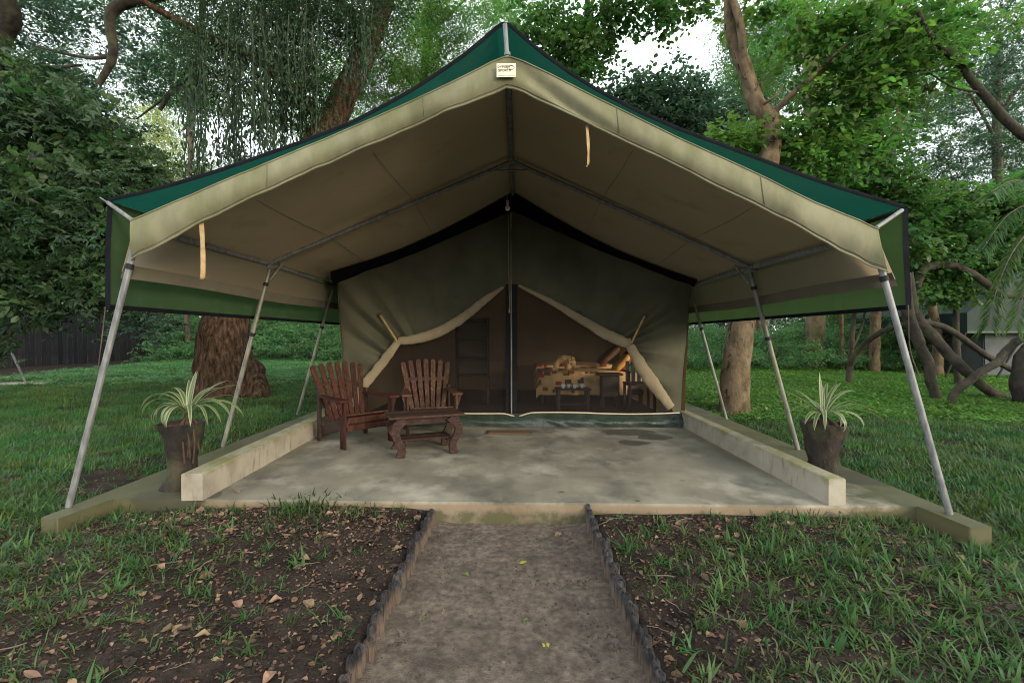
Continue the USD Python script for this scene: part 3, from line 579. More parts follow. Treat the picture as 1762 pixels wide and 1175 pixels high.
cl, cr = fe[0], fe[-1]
bl_, br_ = at(180, 532, YFL), at(1560, 532, YFL)
def side_flap(c, b, sgn):
    n = 70; Q = np.zeros((n, 10, 3))
    for i, y in enumerate(np.linspace(YFL, YB + .3, n)):
        for j, t in enumerate(np.linspace(0, 1, 10)):
            Q[i, j] = (c[0] + (b[0] - c[0]) * t, y, c[2] + (b[2] - c[2]) * t)
    Q[..., 0] += .02 * fbm(Q * (1, .6, 1), 1.5, 8)
    obj('net_side', MB().grid(Q), M['fly_side'], fly, smooth=60)
    E = Q[:, 8:, :] * 1.0; E[:, 0] = Q[:, 8] * .4 + Q[:, 9] * .6; E[:, 1] = Q[:, 9]; E[..., 0] -= sgn * .008
    P2 = np.stack([E[:, 0], E[:, 1], E[:, 1] + (sgn * .016, 0, 0), E[:, 0] + (sgn * .016, 0, 0)], 1)
    obj('binding', MB().grid(P2), M['trim'], fly, smooth=60)
    V = np.stack([Q[0] + (-sgn * .03, -.006, 0), Q[0] + (sgn * .012, -.006, 0), Q[0] + (sgn * .012, .02, 0)], 1)
    obj('binding', MB().grid(V), M['trim'], fly, smooth=60)
side_flap(cl, bl_, -1); side_flap(cr, br_, 1)
for a, b, c in (((228, 379), (186, 349), (172, 340)), ((1508, 392), (1552, 362), None)):
    mb = MB(); mb.tube([at(*a, YT + .02), at(*b, YFL - .02)], .015, 10)
    if c: mb.tube([at(*b, YFL - .02), at(*c, YFL - .02)], .005, 6)
    obj('strut', mb, M['metal'], fly)
for a, b in (((190, 352), (258, 370)), ((1545, 366), (1475, 388))):
    mb = MB(); mb.tube([at(*a, YFL + .02), at(*b, YFL + .5)], .016, 8); obj('side_rail', mb, M['black_metal'], fly)
# cords that hang between fly and poles
for pts in ([(181, 528), (178, 560), (168, 640)], [(1563, 525), (1566, 600), (1584, 652)], [(1325, 545), (1328, 600), (1334, 626)]):
    mb = MB(); mb.tube(spline([at(a, b, 3.45 if a != 1325 and a != 1328 and a != 1334 else 5.2) for a, b in pts], 6), .0035, 6); obj('guy_cord', mb, M['bark'], fly)
# light bulb on its cable
lamp = thing('light_bulb', 'bare light bulb hanging on a cable under the ridge pole', 'light bulb')
pb = at(873.5, 357, 6.0)
mb = MB(); mb.tube(spline([rm + (-.0, .03, -.05), at(879, 300, 5.6), at(879, 318, 5.9), at(873, 335, 6.0), pb + (0, 0, .09)], 6), .005, 6); obj('cable', mb, M['strap'], lamp)
mb = MB(); mb.lathe([(0.004, .095), (.018, .09), (.02, .045), (.012, .04)], pb, 14); obj('lamp_holder', mb, M['brass'], lamp)
mb = MB(); mb.lathe([(.012, .04), (.02, .02), (.034, -.005), (.033, -.022), (.02, -.04), (.0005, -.045)], pb, 18); obj('glass_bulb', mb, M['bulb'], lamp)

# ------------------------------------------------------------------ furniture on the porch
def slat(p0, p1, w0, w1, th, n_, rounded=True):
    """A flat slat from p0 to p1, widths w0 to w1, rounded at the far end; n_ is its facing direction."""
    p0, p1, n_ = np.array(p0, float), np.array(p1, float), np.array(n_, float); d = p1 - p0; L = np.linalg.norm(d); d /= L
    n_ = n_ - d * (n_ @ d); n_ /= np.linalg.norm(n_); s = np.cross(d, n_)
    o = [(-w0 / 2, 0), (w0 / 2, 0)]
    o += [(w1 / 2 * math.cos(a), L - w1 / 2 + w1 / 2 * math.sin(a)) for a in np.linspace(0, PI, 9)] if rounded else [(w1 / 2, L), (-w1 / 2, L)]
    t = trimesh.creation.extrude_polygon(Polygon(o), th, engine='earcut'); v = np.array(t.vertices)
    return (p0 + v[:, :1] * s + v[:, 1:2] * d + (v[:, 2:] - th / 2) * n_, np.array(t.faces))
def adirondack(loc, rz, label, mat, frame):
    t = thing('garden_chair', label, 'chair', loc, rz)
    # faces -y; seat slopes down to the back
    for k in range(5):
        y = -.30 + k * .105; z = .36 - k * .033
        obj('seat_slat', MB().box((0, y, z), (.54, .092, .022), .005, [[1, 0, 0], [0, .954, .30], [0, -.30, .954]]), mat, t)
    for k in range(2): obj('front_slat', MB().box((0, -.365 + .004 * k, .315 - .082 * k), (.54, .022, .07), .005), mat, t)
    n = 7
    for k in range(n):
        u = (k - 3) / 3
        p0 = (u * .19, .17, .205); hgt = .80 - .045 * u * u
        p1 = (u * .315, .17 + .31, .205 + hgt * .92)
        obj('back_slat', slat(p0, p1, .052, .066, .02, (0, -1, .38)), mat, t, smooth=False)
    obj('back_rail', MB().box((0, .255, .335), (.50, .03, .07), .005, [[1, 0, 0], [0, .93, .36], [0, -.36, .93]]), frame, t)
    obj('back_rail', MB().box((0, .385, .665), (.56, .03, .06), .005, [[1, 0, 0], [0, .93, .36], [0, -.36, .93]]), frame, t)
    for s in (-1, 1):
        obj('leg', MB().box((s * .30, -.33, .265), (.03, .11, .53), .006), mat, t)
        obj('leg', MB().box((s * .30, .30, .30), (.032, .075, .60), .006), frame, t)
        mb = MB(); mb.bar((s * .272, -.37, .30), (s * .272, .36, .095), .026, .12, .005); obj('side_rail', mb, frame, t)
        mb = MB(); pts = [(-.035, -.40), (.085, -.40), (.095, -.33), (.05, .12), (.03, .33), (-.03, .33), (-.035, -.3)]
        g = trimesh.creation.extrude_polygon(Polygon([(s * x, y) for x, y in pts]), .024, engine='earcut'); g.apply_translation((s * .285, 0, .528)); obj('armrest', (g.vertices, g.faces), mat, t, smooth=False)
        g = trimesh.creation.extrude_polygon(Polygon([(0, 0), (.055, 0), (.03, -.08), (0, -.16)]), .022, engine='earcut'); v = np.array(g.vertices)
        obj('arm_bracket', (np.stack([s * (.316 + v[:, 0]), -.34 + v[:, 2], .527 + v[:, 1]], 1), np.array(g.faces)), mat, t, smooth=False)
    return t
adirondack((-1.98, 5.58, 0), math.radians(46), 'reddish wooden slat-back garden chair nearest the left wall, turned to the table', M['wood_red'], M['wood_dark'])
adirondack((-1.17, 6.08, 0), math.radians(17), 'brown wooden slat-back garden chair behind the low table, before the net door', M['wood_brown'], M['wood_dark'])
tb = thing('coffee_table', 'low dark wooden table with curved legs and a lower shelf', 'table', (-1.03, 5.06, 0), math.radians(22))
for k in range(3): obj('top_plank', MB().box((0, (k - 1) * .148, .415 - .001 * (k % 2)), (.80, .143, .026), .006), M['wood_dark'], tb)
for s in (-1, 1): obj('apron', MB().box((0, s * .165, .365), (.60, .022, .072), .005), M['wood_dark'], tb)
for sx_ in (-1, 1):
    for sy_ in (-1, 1):
        c = spline([(.225, .40), (.30, .35), (.335, .28), (.315, .20), (.275, .13), (.27, .06), (.29, 0)], 7); w = np.interp(np.linspace(0, 1, len(c)), [0, .2, .45, .65, 1], [.042, .046, .038, .034, .044])
        tt = np.gradient(c, axis=0); tt /= np.linalg.norm(tt, axis=1, keepdims=True); nn = np.stack([-tt[:, 1], tt[:, 0]], 1)
        poly = np.vstack([c + nn * w[:, None], (c - nn * w[:, None])[::-1]]); poly[:, 1] = np.clip(poly[:, 1], 0, .40)
        g = trimesh.creation.extrude_polygon(Polygon(poly).buffer(0), .05, engine='earcut'); v = np.array(g.vertices)
        obj('leg', (np.stack([sx_ * v[:, 0], sy_ * .195 + v[:, 2] - .025, v[:, 1]], 1), np.array(g.faces)), M['wood_dark'], tb, smooth=25)
for k in (-1, 1): obj('shelf_slat', MB().box((0, k * .075, .165), (.54, .13, .022), .005), M['wood_dark'], tb)
for s in (-1, 1): obj('shelf_support', MB().box((s * .24, 0, .14), (.04, .36, .028), .005), M['wood_dark'], tb)
mat_ = thing('doormat', 'flat brown doormat on the slab before the tent door', 'doormat')
c = at(876, 744.5, z=0); obj('mat_pad', MB().box((c[0], c[1], .010), (.54, .20, .014), .004), M['mat_brown'], mat_); obj('mat_border', MB().box((c[0], c[1], .005), (.60, .25, .008), .003), M['mat_edge'], mat_)

# ------------------------------------------------------------------ potted plants
def strap_leaf(base, az, L, w, rise, droop, seed, twist=0.0):
    n = 12; t = np.linspace(0, 1, n); r = random.Random(seed)
    a0 = rise; ang = a0 - droop * t ** 1.35
    d = np.stack([np.cos(ang) * math.cos(az + .25 * r.uniform(-1, 1)), np.cos(ang) * math.sin(az), np.sin(ang)], 1)
    p = np.array(base) + np.vstack([[0, 0, 0], np.cumsum(d[:-1] * L / (n - 1), axis=0)])
    ww = w * np.interp(t, [0, .12, .5, .85, 1], [.55, .85, 1, .6, .04]) / 2
    side = np.array([-math.sin(az), math.cos(az), 0]); nrm = np.cross(side, d); sd = side[None] * math.cos(twist) + nrm * math.sin(twist)
    P = np.stack([p - sd * ww[:, None] + nrm * -.18 * ww[:, None] * -1, p, p + sd * ww[:, None] + nrm * .18 * ww[:, None]], 1)
    uv = np.stack(np.broadcast_arrays(np.array([0, .5, 1.0])[None], t[:, None]), -1).reshape(-1, 2)
    i, j = np.meshgrid(np.arange(n - 1), np.arange(2), indexing='ij'); q = np.stack([i*3+j, (i+1)*3+j, (i+1)*3+j+1, i*3+j+1], -1).reshape(-1, 4)
    f = np.vstack([q[:, [0, 1, 2]], q[:, [0, 2, 3]]])
    return (P.reshape(-1, 3), f), uv
def potted(loc, prof, rim, crown, leaves, label, seed, roots):
    t = thing('potted_plant', label, 'potted plant', loc)
    mb = MB(); mb.lathe(prof, n=36, wob=.10, seed=seed); obj('pot', mb, M['pot'], t, smooth=50)
    r, z = rim; a = np.linspace(0, 2 * PI, 25); mb = MB()
    rr = np.linspace(0.001, r - .012, 7); P = np.stack([rr[:, None] * np.cos(a), rr[:, None] * np.sin(a), z - .03 + .018 * rng.random((7, 25))], -1); P[:, -1] = P[:, 0]; mb.grid(P); obj('compost', mb, M['compost'], t, smooth=False)
    mb = MB(); mb.tube([(crown[0], crown[1], z - .05), (crown[0], crown[1], crown[2] + .03)], [.035, .022], 8); obj('stem', mb, M['root'], t)
    for k, (az, L, w, rise, droop) in enumerate(leaves):
        g, uv = strap_leaf((crown[0] + .012 * math.cos(az), crown[1] + .012 * math.sin(az), crown[2] + .04 * rise / 1.5), az, L, w, rise, droop, seed * 100 + k, rnd.uniform(-.3, .3))
        obj('leaf', g, M['strap_leaf'], t, smooth=True, uv=uv)
    for k in range(roots[0]):
        x0 = roots[1] + rnd.uniform(-.05, .05); y0 = -math.sqrt(max(.001, r * r - x0 * x0)) * 1.02
        mb = MB(); mb.tube(spline([(crown[0], crown[1], crown[2]), (x0, y0, z + .01), (x0 + rnd.uniform(-.02, .02), y0 + .01, z - rnd.uniform(.1, .16)), (x0 + rnd.uniform(-.03, .03), y0 + .03, z - rnd.uniform(.18, .33))], 5), .006, 5, wob=.4, seed=k); obj('root', mb, M['root'], t)
D = math.radians
lp = at(312, 838, z=0)
lv = [(D(a), L, .034, D(r), D(d)) for a, L, r, d in [(182, .50, 60, 150), (190, .44, 55, 150), (200, .38, 55, 190), (215, .34, 50, 190), (170, .40, 70, 140), (240, .32, 60, 200), (262, .36, 55, 190), (150, .36, 75, 110), (100, .34, 82, 25), (60, .33, 84, 10), (120, .30, 80, 50), (40, .42, 60, 60), (25, .46, 55, 70), (10, .52, 45, 95), (0, .55, 40, 115), (-10, .50, 45, 130), (-20, .52, 35, 110), (-35, .48, 40, 130), (-55, .44, 45, 150), (-75, .40, 45, 160), (-95, .36, 50, 190), (-120, .34, 55, 190), (15, .36, 65, 80), (-5, .40, 55, 130), (80, .4, 60, 90), (130, .42, 60, 120)]]
potted((lp[0], lp[1] + .02, 0), [(.0, .0), (.118, .0), (.112, .02), (.090, .09), (.082, .17), (.085, .24), (.100, .33), (.120, .42), (.142, .525), (.144, .535), (.130, .535), (.122, .50)], (.138, .53), (.065, -.03, .60), lv, 'tall waisted wooden pot with trailing spider plant left of the porch wall', 3, (7, .12))
rp_ = at(1415, 815, z=0)
lv = [(D(a), L, .036, D(r), D(d)) for a, L, r, d in [(95, .36, 88, 8), (60, .26, 80, 20), (160, .44, 45, 40), (175, .46, 35, 55), (185, .36, 40, 100), (215, .34, 30, 110), (235, .40, 40, 170), (225, .36, 25, 120), (30, .44, 60, 55), (15, .46, 55, 75), (5, .48, 40, 80), (-5, .50, 35, 85), (-15, .54, 25, 75), (-28, .40, 30, 110), (-75, .36, 35, 180), (-70, .32, 40, 200), (45, .40, 65, 60), (-45, .36, 35, 140), (120, .36, 60, 60), (20, .32, 72, 40), (75, .35, 50, 110), (195, .32, 50, 140)]]
potted((rp_[0], rp_[1], 0), [(.0, .0), (.104, .0), (.100, .02), (.100, .12), (.108, .22), (.128, .32), (.143, .42), (.145, .455), (.143, .468), (.130, .468), (.122, .44)], (.138, .462), (-.01, -.02, .53), lv, 'dark wooden pot with spiky spider plant right of the porch wall', 5, (4, .0))

# ------------------------------------------------------------------ inside the tent
def bed(name_label, y0, y1, z, pillow_label):
    b = thing('bed', name_label, 'bed', (1.35, (y0 + y1) / 2, 0)); hw = (y1 - y0) / 2
    obj('bed_frame', MB().box((0, 0, .24), (1.9, hw * 2, .10), .01), M['wood_black'], b)
    for sx_ in (-1, 1):
        for sy_ in (-1, 1): obj('leg', MB().box((sx_ * .9, sy_ * (hw - .05), .10), (.07, .07, .19), .01), M['wood_black'], b)
    obj('mattress', MB().box((0, 0, .29 + (z - .31) / 2), (1.86, hw * 2 - .04, z - .31), .05), M['mattress'], b)
    q = thing('quilt', 'patchwork safari quilt on ' + pillow_label, 'quilt')
    n1, n2 = 60, 44; U = np.linspace(-1.08, .62, n1); W = np.linspace(-hw - .42, hw + .1, n2); P = np.zeros((n1, n2, 3))
    for i, u in enumerate(U):
        for j, w in enumerate(W):
            x = max(u, -.97) ; y = np.clip(w, -hw - .02, hw + .02); dz = 0; dd = max(0, -hw - w) + max(0, -.97 - u) * 3.2 + max(0, w - hw)
            zz = z + .02 - dd + .014 * math.sin(u * 9 + w * 3) * (dd == 0)
            fl = min(.06, dd * .22)
            P[i, j] = (1.35 + x - (fl if u < -.97 else 0), (y0 + y1) / 2 + y - (fl * (1 + .6 * math.sin(u * 14)) if w < -hw else 0), max(zz, .09 + .02 * math.sin(u * 11)))
    base = obj('quilt_sheet', MB().grid(P), M['quilt_pale'], q, smooth=60)
    # patches sewn on
    for k in range(64):
        i = 3 + int(rnd.random() * (n1 - 12)); j = 1 + int(rnd.random() * (11 if k % 2 else n2 - 9)); di, dj = rnd.choice([(3, 3), (5, 3), (3, 4), (4, 3)])
        S = P[i:i + di, j:j + dj].copy(); nrm = np.array([0, -.004, .004]); obj('patch', MB().grid(S + nrm), rnd.choice([M['quilt_red'], M['quilt_red'], M['quilt_brown'], M['quilt_brown'], M['quilt_brown'], M['cushion'], M['quilt_tan']]), q, smooth=60)
    return b
bed('near wooden bed behind the net, under a patchwork quilt', 8.55, 9.5, .60, 'the near bed, draped to the floor')
bed('far bed along the back wall of the tent', 9.68, 10.62, .66, 'the far bed by the back wall')
def cushion(c, s, mat, label, cat='pillow', tilt=.9, rz=0):
    t = trimesh.creation.icosphere(3); v = np.array(t.vertices); v = np.sign(v) * np.abs(v) ** np.array([.6, .6, .9]); v = v * np.array(s) / 2
    R = trimesh.transformations.euler_matrix(0, -tilt, rz)[:3, :3]; tag(obj('pillow', (v @ R.T + c, t.faces), mat, smooth=True), label, cat)
cushion((2.05, 8.98, .80), (.48, .62, .15), M['quilt_red'], 'red and cream pillow propped against the head of the near bed', tilt=.95)
cushion((1.93, 8.80, .76), (.42, .46, .14), M['cushion'], 'golden yellow cushion leaning on the near bed', tilt=.8)
cushion((1.95, 10.1, .86), (.55, .65, .16), M['quilt_brown'], 'dim brown pillow on the far bed', tilt=.7)
# towel folded into an elephant
el = thing('towel_elephant', 'cream towel folded into an elephant shape on the near bed', 'folded towel', (.86, 8.9, .645))
import manifold3d as m3
def hullchain(chains):
    out = None
    for ch in chains:
        for (a, ra), (b, rb) in zip(ch[:-1], ch[1:]):
            sa = m3.Manifold.sphere(ra, 16).translate(list(a)); sb = m3.Manifold.sphere(rb, 16).translate(list(b)); h = m3.Manifold.batch_hull([sa, sb]); out = h if out is None else out + h
    mm = out.to_mesh(); t = trimesh.Trimesh(mm.vert_properties[:, :3], mm.tri_verts); t = t.subdivide_to_size(.03); trimesh.smoothing.filter_taubin(t, iterations=12); return t
t_ = hullchain([[((-.14, 0, .0), .05), ((-.13, 0, .12), .06), ((-.05, 0, .19), .07), ((.05, 0, .18), .08), ((.10, 0, .1), .055), ((.10, 0, 0), .05)], [((.05, 0, .18), .08), ((.15, -.02, .17), .07), ((.19, -.04, .09), .045)], [((-.14, 0, .0), .045), ((-.20, -.02, .0), .035)]])
obj('body', (t_.vertices, t_.faces), M['towel'], el, smooth=60)
for s in (-1, 1):
    t_ = hullchain([[((.09, s * .06, .20), .03), ((.10, s * .13, .13), .035)]]); obj('ear', (t_.vertices, t_.faces), M['towel'], el, smooth=60)
bt = thing('bedside_table', 'small wooden bedside table in front of the near bed', 'bedside table', (1.60, 8.2, 0))
obj('table_top', MB().box((0, 0, .60), (.42, .32, .035), .006), M['wood_brown'], bt); obj('cabinet', MB().box((0, 0, .40), (.30, .26, .36), .006), M['wood_black'], bt)
for sx_ in (-1, 1):
    for sy_ in (-1, 1): obj('leg', MB().box((sx_ * .13, sy_ * .11, .11), (.04, .04, .22), .004), M['wood_black'], bt)
stl = thing('tea_stool', 'low dark wooden stool with a tea tray inside the net door', 'stool', (.90, 7.75, 0))
obj('seat', MB().box((0, 0, .39), (.58, .34, .03), .006), M['wood_black'], stl)
for sx_ in (-1, 1):
    for sy_ in (-1, 1): obj('leg', MB().box((sx_ * .24, sy_ * .13, .19), (.05, .05, .37), .006), M['wood_black'], stl)
obj('stretcher', MB().box((0, 0, .14), (.46, .2, .025), .005), M['wood_black'], stl)
for k, (x, y) in enumerate([(.74, 7.70), (.84, 7.78), (.93, 7.70), (1.06, 7.76)]):
    cp = thing('cup', ('small white cup at the left end of the dark stool inside the tent', 'second white cup from the left on the dark stool inside the tent', 'third white cup from the left on the dark stool inside the tent', 'small white cup at the right end of the dark stool inside the tent')[k], 'cup', (x, y, .406), group='white cups on the tea stool')
    obj('cup_body', MB().lathe([(.0, 0), (.022, 0), (.034, .05), (.036, .06), (.031, .058), (.02, .01), (0, .008)], n=14), M['cup'], cp); a = np.linspace(-1.4, 1.4, 9)
    obj('handle', MB().tube(np.stack([.033 + .018 * np.cos(a), 0 * a, .032 + .02 * np.sin(a)], 1), .004, 5), M['cup'], cp)
ch = thing('dark_chair', 'dark wooden chair by the right wall inside the tent', 'chair', (2.02, 7.8, 0))
obj('seat', MB().box((0, 0, .47), (.46, .44, .04), .008), M['wood_black'], ch)
for sx_ in (-1, 1):
    for sy_ in (-1, 1): obj('leg', MB().box((sx_ * .2, sy_ * .19, .225), (.045, .045, .45), .006), M['wood_black'], ch)
    obj('armrest', MB().box((sx_ * .22, -.02, .68), (.05, .46, .025), .006), M['wood_black'], ch)
    obj('arm_post', MB().box((sx_ * .22, -.2, .58), (.04, .04, .19), .005), M['wood_black'], ch)
for k in range(4): obj('back_slat', MB().box((-.15 + k * .1, .21, .66), (.06, .02, .36), .005), M['wood_black'], ch)
sh = thing('hanging_shelf', 'dark hanging canvas shelf unit inside the left of the tent', 'shelf', (-.85, 8.6, 0))
for k in range(4): obj('shelf', MB().box((0, 0, .55 + .33 * k), (.55, .34, .02), .004), M['wood_black'], sh)
for s in (-1, 1): obj('side_panel', MB().box((s * .29, 0, 1.05), (.02, .34, 1.1), .004), M['wood_black'], sh)
obj('back_panel', MB().box((0, .18, 1.05), (.58, .015, 1.1), .004), M['mat_edge'], sh)
for s in (-1, 1): obj('foot', MB().box((s * .29, 0, .27), (.04, .3, .5), .004), M['wood_black'], sh)

# ------------------------------------------------------------------ log edging of the path: burnt stakes set side by side
for s, label in ((-1, 'row of short charred stakes edging the left side of the sandy path'), (1, 'row of short charred stakes edging the right side of the sandy path')):
    e = thing('path_edging', label, 'path edging'); y = YF - .045; k = 0
    while y > 1.35:
        r = rnd.uniform(.017, .029); xx = (-.655 if s < 0 else .535) + s * rnd.uniform(-.010, .014) + s * -.012 * (y - 2.6)
        top = -.036 + rnd.choice([rnd.uniform(-.018, .012), rnd.uniform(-.04, .03)]) + (.02 if k == 0 else 0); n = 9; a = np.linspace(0, 2 * PI, n, endpoint=False)
        rows = []
        lean = (rnd.uniform(-.012, .012), rnd.uniform(-.012, .012)); seed = rnd.uniform(0, 50)
        for zz, q in ((-.30, 1.05), (-.15, 1.0), (-.08, 1.0), (top - .02, .98), (top - .004, .86), (top + .002, .5), (top + .003, .02)):
            lobes = 1 + .12 * np.sin(2 * a + seed) + .08 * np.sin(5 * a + seed * 2)
            rows.append(np.stack([xx + lean[0] * (zz + .2) * 5 + r * q * lobes * np.cos(a), y + lean[1] * (zz + .2) * 5 + r * q * lobes * np.sin(a), zz + (.006 * np.sin(3 * a + seed) if zz > top - .03 else 0 * a)], 1))
        P = np.array(rows); P = np.concatenate([P, P[:, :1]], 1); obj('stake', MB().grid(P), M['burnt'], e, smooth=40)
        y -= r * 2.02 + rnd.uniform(0, .011); k += 1

# ------------------------------------------------------------------ leaves and clumps
LEAF = {'ovate': (np.array([[0, 0, 0], [.42, .21, .05], [.42, 0, -.01], [.42, -.21, .05], [1, 0, -.12]]), np.array([[0, 2, 1], [0, 3, 2], [2, 4, 1], [3, 4, 2]])),
        'broad': (np.array([[0, 0, 0], [.30, .34, .05], [.42, 0, -.01], [.30, -.34, .05], [.72, .27, 0], [.72, -.27, 0], [1, 0, -.1]]), np.array([[0, 2, 1], [0, 3, 2], [1, 2, 4], [2, 3, 5], [2, 6, 4], [2, 5, 6]])),
        'thin': (np.array([[0, 0, 0], [.4, .032, .01], [.4, -.032, .01], [1, 0, -.18]]), np.array([[0, 2, 1], [1, 2, 3]])),
        'slim': (np.array([[0, 0, 0], [.45, .11, .03], [.45, -.11, .03], [1, 0, -.15]]), np.array([[0, 2, 1], [1, 2, 3]]))}
def place_leaves(kind, pos, d, L, r, up=1.0):
    """One leaf at each pos pointing along d; up: how much its face turns to the sky."""
    lv, lf = LEAF[kind]; n = len(pos)
    d = d / np.linalg.norm(d, axis=1, keepdims=True)
    nr = np.array([0, 0, up]) + r.normal(0, .45, (n, 3)); s = np.cross(nr, d); s /= np.linalg.norm(s, axis=1, keepdims=True) + 1e-9; nr = np.cross(d, s)
    v = pos[:, None] + L[:, None, None] * (lv[None, :, :1] * d[:, None] + lv[None, :, 1:2] * s[:, None] + lv[None, :, 2:] * nr[:, None])
    return v.reshape(-1, 3), (lf[None] + (np.arange(n) * len(lv))[:, None, None]).reshape(-1, 3)
def clump(kind, n, size, seed, droop=.35, twigs=9, whorl=0, flat=.75):
    r = np.random.default_rng(seed); pos, dr = [], []
    T = r.normal(0, 1, (twigs, 3)); T[:, 2] = T[:, 2] * .6 + .15; T /= np.linalg.norm(T, axis=1, keepdims=True)
    if whorl:
        for k in range(max(1, n // whorl)):
            t = T[r.integers(twigs)]; p = t * r.uniform(.35, 1.0) + r.normal(0, .12, 3); p[2] *= flat; a0 = r.uniform(0, 6.28)
            for j in range(whorl):
                a = a0 + 2 * PI * j / whorl; pos.append(p); dr.append([math.cos(a), math.sin(a), -droop + r.normal(0, .15)])
    else:
        for k in range(n):
            t = T[r.integers(twigs)]; u = r.uniform(.15, 1.0); p = t * u + r.normal(0, .09, 3) - np.array([0, 0, .25 * u * u]); p[2] *= flat
            q = t + r.normal(0, .75, 3); q[2] = q[2] * .5 - droop; pos.append(p); dr.append(q)
    L = size * r.uniform(.65, 1.25, len(pos))
    return place_leaves(kind, np.array(pos), np.array(dr), L, r)
CL = {'ovate': [clump('ovate', 62, .24, k) for k in range(3)], 'broad': [clump('broad', 46, .30, 10 + k, .25) for k in range(3)], 'fine': [clump('slim', 130, .22, 20 + k, .3, 14) for k in range(3)],
      'whorl': [clump('ovate', 66, .30, 30 + k, .35, 9, 6) for k in range(3)], 'small': [clump('ovate', 110, .155, 40 + k, .3, 12) for k in range(3)]}
def crown(parent, blobs, kind, mat, scale, dens, name='crown', bias=2.0, seed=1, tilt=.35):
    """blobs: (px, py, Y, half width px, half height px[, depth m]) - each a mass of leaf clumps at its own distance."""
    r = np.random.default_rng(seed); pos, sc = [], []
    for b in blobs:
        if b[0] == 'w': (c, (rx, ry, rz)) = b[1:]; c = np.array(c)
        else: c = at(b[0], b[1], b[2]); rx, rz = b[3] * b[2] / F, b[4] * b[2] / F
        ry = ry if b[0] == 'w' else b[5] if len(b) > 5 else .7 * min(rx, rz) + .3
        n = max(3, int(1.7 * dens * PI * rx * rz / (scale / .42) ** 2))
        d = r.normal(0, 1, (n, 3)); d /= np.linalg.norm(d, axis=1, keepdims=True); u = r.random(n) ** (1 / bias)
        p = c + d * u[:, None] * np.array([rx, ry, rz]); keep = p[:, 2] > gz(p[:, 0], p[:, 1]) + .12
        # uneven outline: clumps bunch where a slow noise is high
        keep &= (meshkit.noise(p * (.9 / scale * .42), seed) + .55 > r.random(n) * .75)
        pos.append(p[keep]); sc.append(scale * r.uniform(.65, 1.3, keep.sum()))
    pos = np.vstack(pos); sc = np.concatenate(sc); n = len(pos)
    return instancer(name, CL[kind], mat, pos, q_tilted(n, tilt), sc, r.integers(0, len(CL[kind]), n), parent, 'leaf_clump')
def limb(parent, pts, r0, r1, bark, name='limb', seed=1, n=9, wob=.25, k=6):
    p = spline(pts, k); rr = r0 + (r1 - r0) * np.linspace(0, 1, len(p)) ** .8
    mb = MB(); mb.tube(p, rr, n, wob=wob, seed=seed); return obj(name, mb, bark, parent, smooth=60)
def px3(lst): return np.array([at(a, b, c) for a, b, c in lst])
def tree(name, label, trunk, r0, r1, bark, limbs, blobs, kind, leaf, scale=.42, dens=11, group=None, seed=1, sides=14, tilt=.35, cat='tree'):
    t = thing(name, label, cat, group=group)
    if trunk is not None:
        p = np.array(trunk); p[0, 2] = gz1(p[0, 0], p[0, 1]) - .15
        sp = spline(p, 26 if sides > 30 else 10); rr = r0 + (r1 - r0) * np.linspace(0, 1, len(sp)) ** (.42 if sides > 30 else .7); rr[:3] *= (1.35, 1.18, 1.06) if sides < 30 else (1.1, 1.05, 1.02)
        mb = MB(); mb.tube(sp, rr, sides, wob=.34 if sides > 30 else .22, seed=seed); obj('trunk', mb, bark, t, smooth=60)
    for k, (pts, a, b) in enumerate(limbs): limb(t, px3(pts), a, b, bark, seed=seed + k)
    if blobs: crown(t, blobs, kind, leaf, scale, dens, seed=seed, tilt=tilt)
    return t

# big leaning tree left of the tent, hung with vines
vt = tree('leaning_tree', 'thick shaggy brown trunk left of the tent leaning up to a vine-hung crown', px3([(392, 700, 10.2), (386, 620, 10.3), (392, 540, 10.5), (440, 400, 10.9), (545, 250, 11.4), (600, 150, 11.8), (640, 60, 12), (680, -60, 12.3)]), .57, .17, M['bark_red'],
     [([(565, 215, 11.5), (450, 110, 11), (350, 60, 10.5), (240, 0, 10)], .14, .05), ([(640, 60, 12), (580, 0, 11.5), (500, -60, 11)], .15, .06)],
     [(450, -40, 11, 190, 110, 1.8), (590, 20, 11.5, 120, 80, 1.6), (380, 60, 11, 90, 80, 1.3), (520, 90, 12, 80, 70, 1.2), (330, 150, 11.5, 60, 60, 1), (690, -40, 12, 110, 60, 1.5), (620, 20, 11, 60, 40, .6), (540, 170, 11, 50, 60, .7), (590, 240, 11.3, 36, 26, .4)], 'small', M['leaf_dark'], .46, 13, seed=5, sides=84)
# buttress roots and loose bark on the thick trunk
for k, (a, b) in enumerate((((438, 640), (446, 706)), ((415, 650), (420, 712)))):
    p0, p1 = at(a[0], a[1], 10.2), at(b[0], b[1], 9.9); p1[2] = gz1(p1[0], p1[1]) - .08; limb(vt, [p0 * .7 + at(392, 600, 10.4) * .3, p0, p1], .14, .20, M['bark_red'], 'root_buttress', 40 + k, 10, .35)
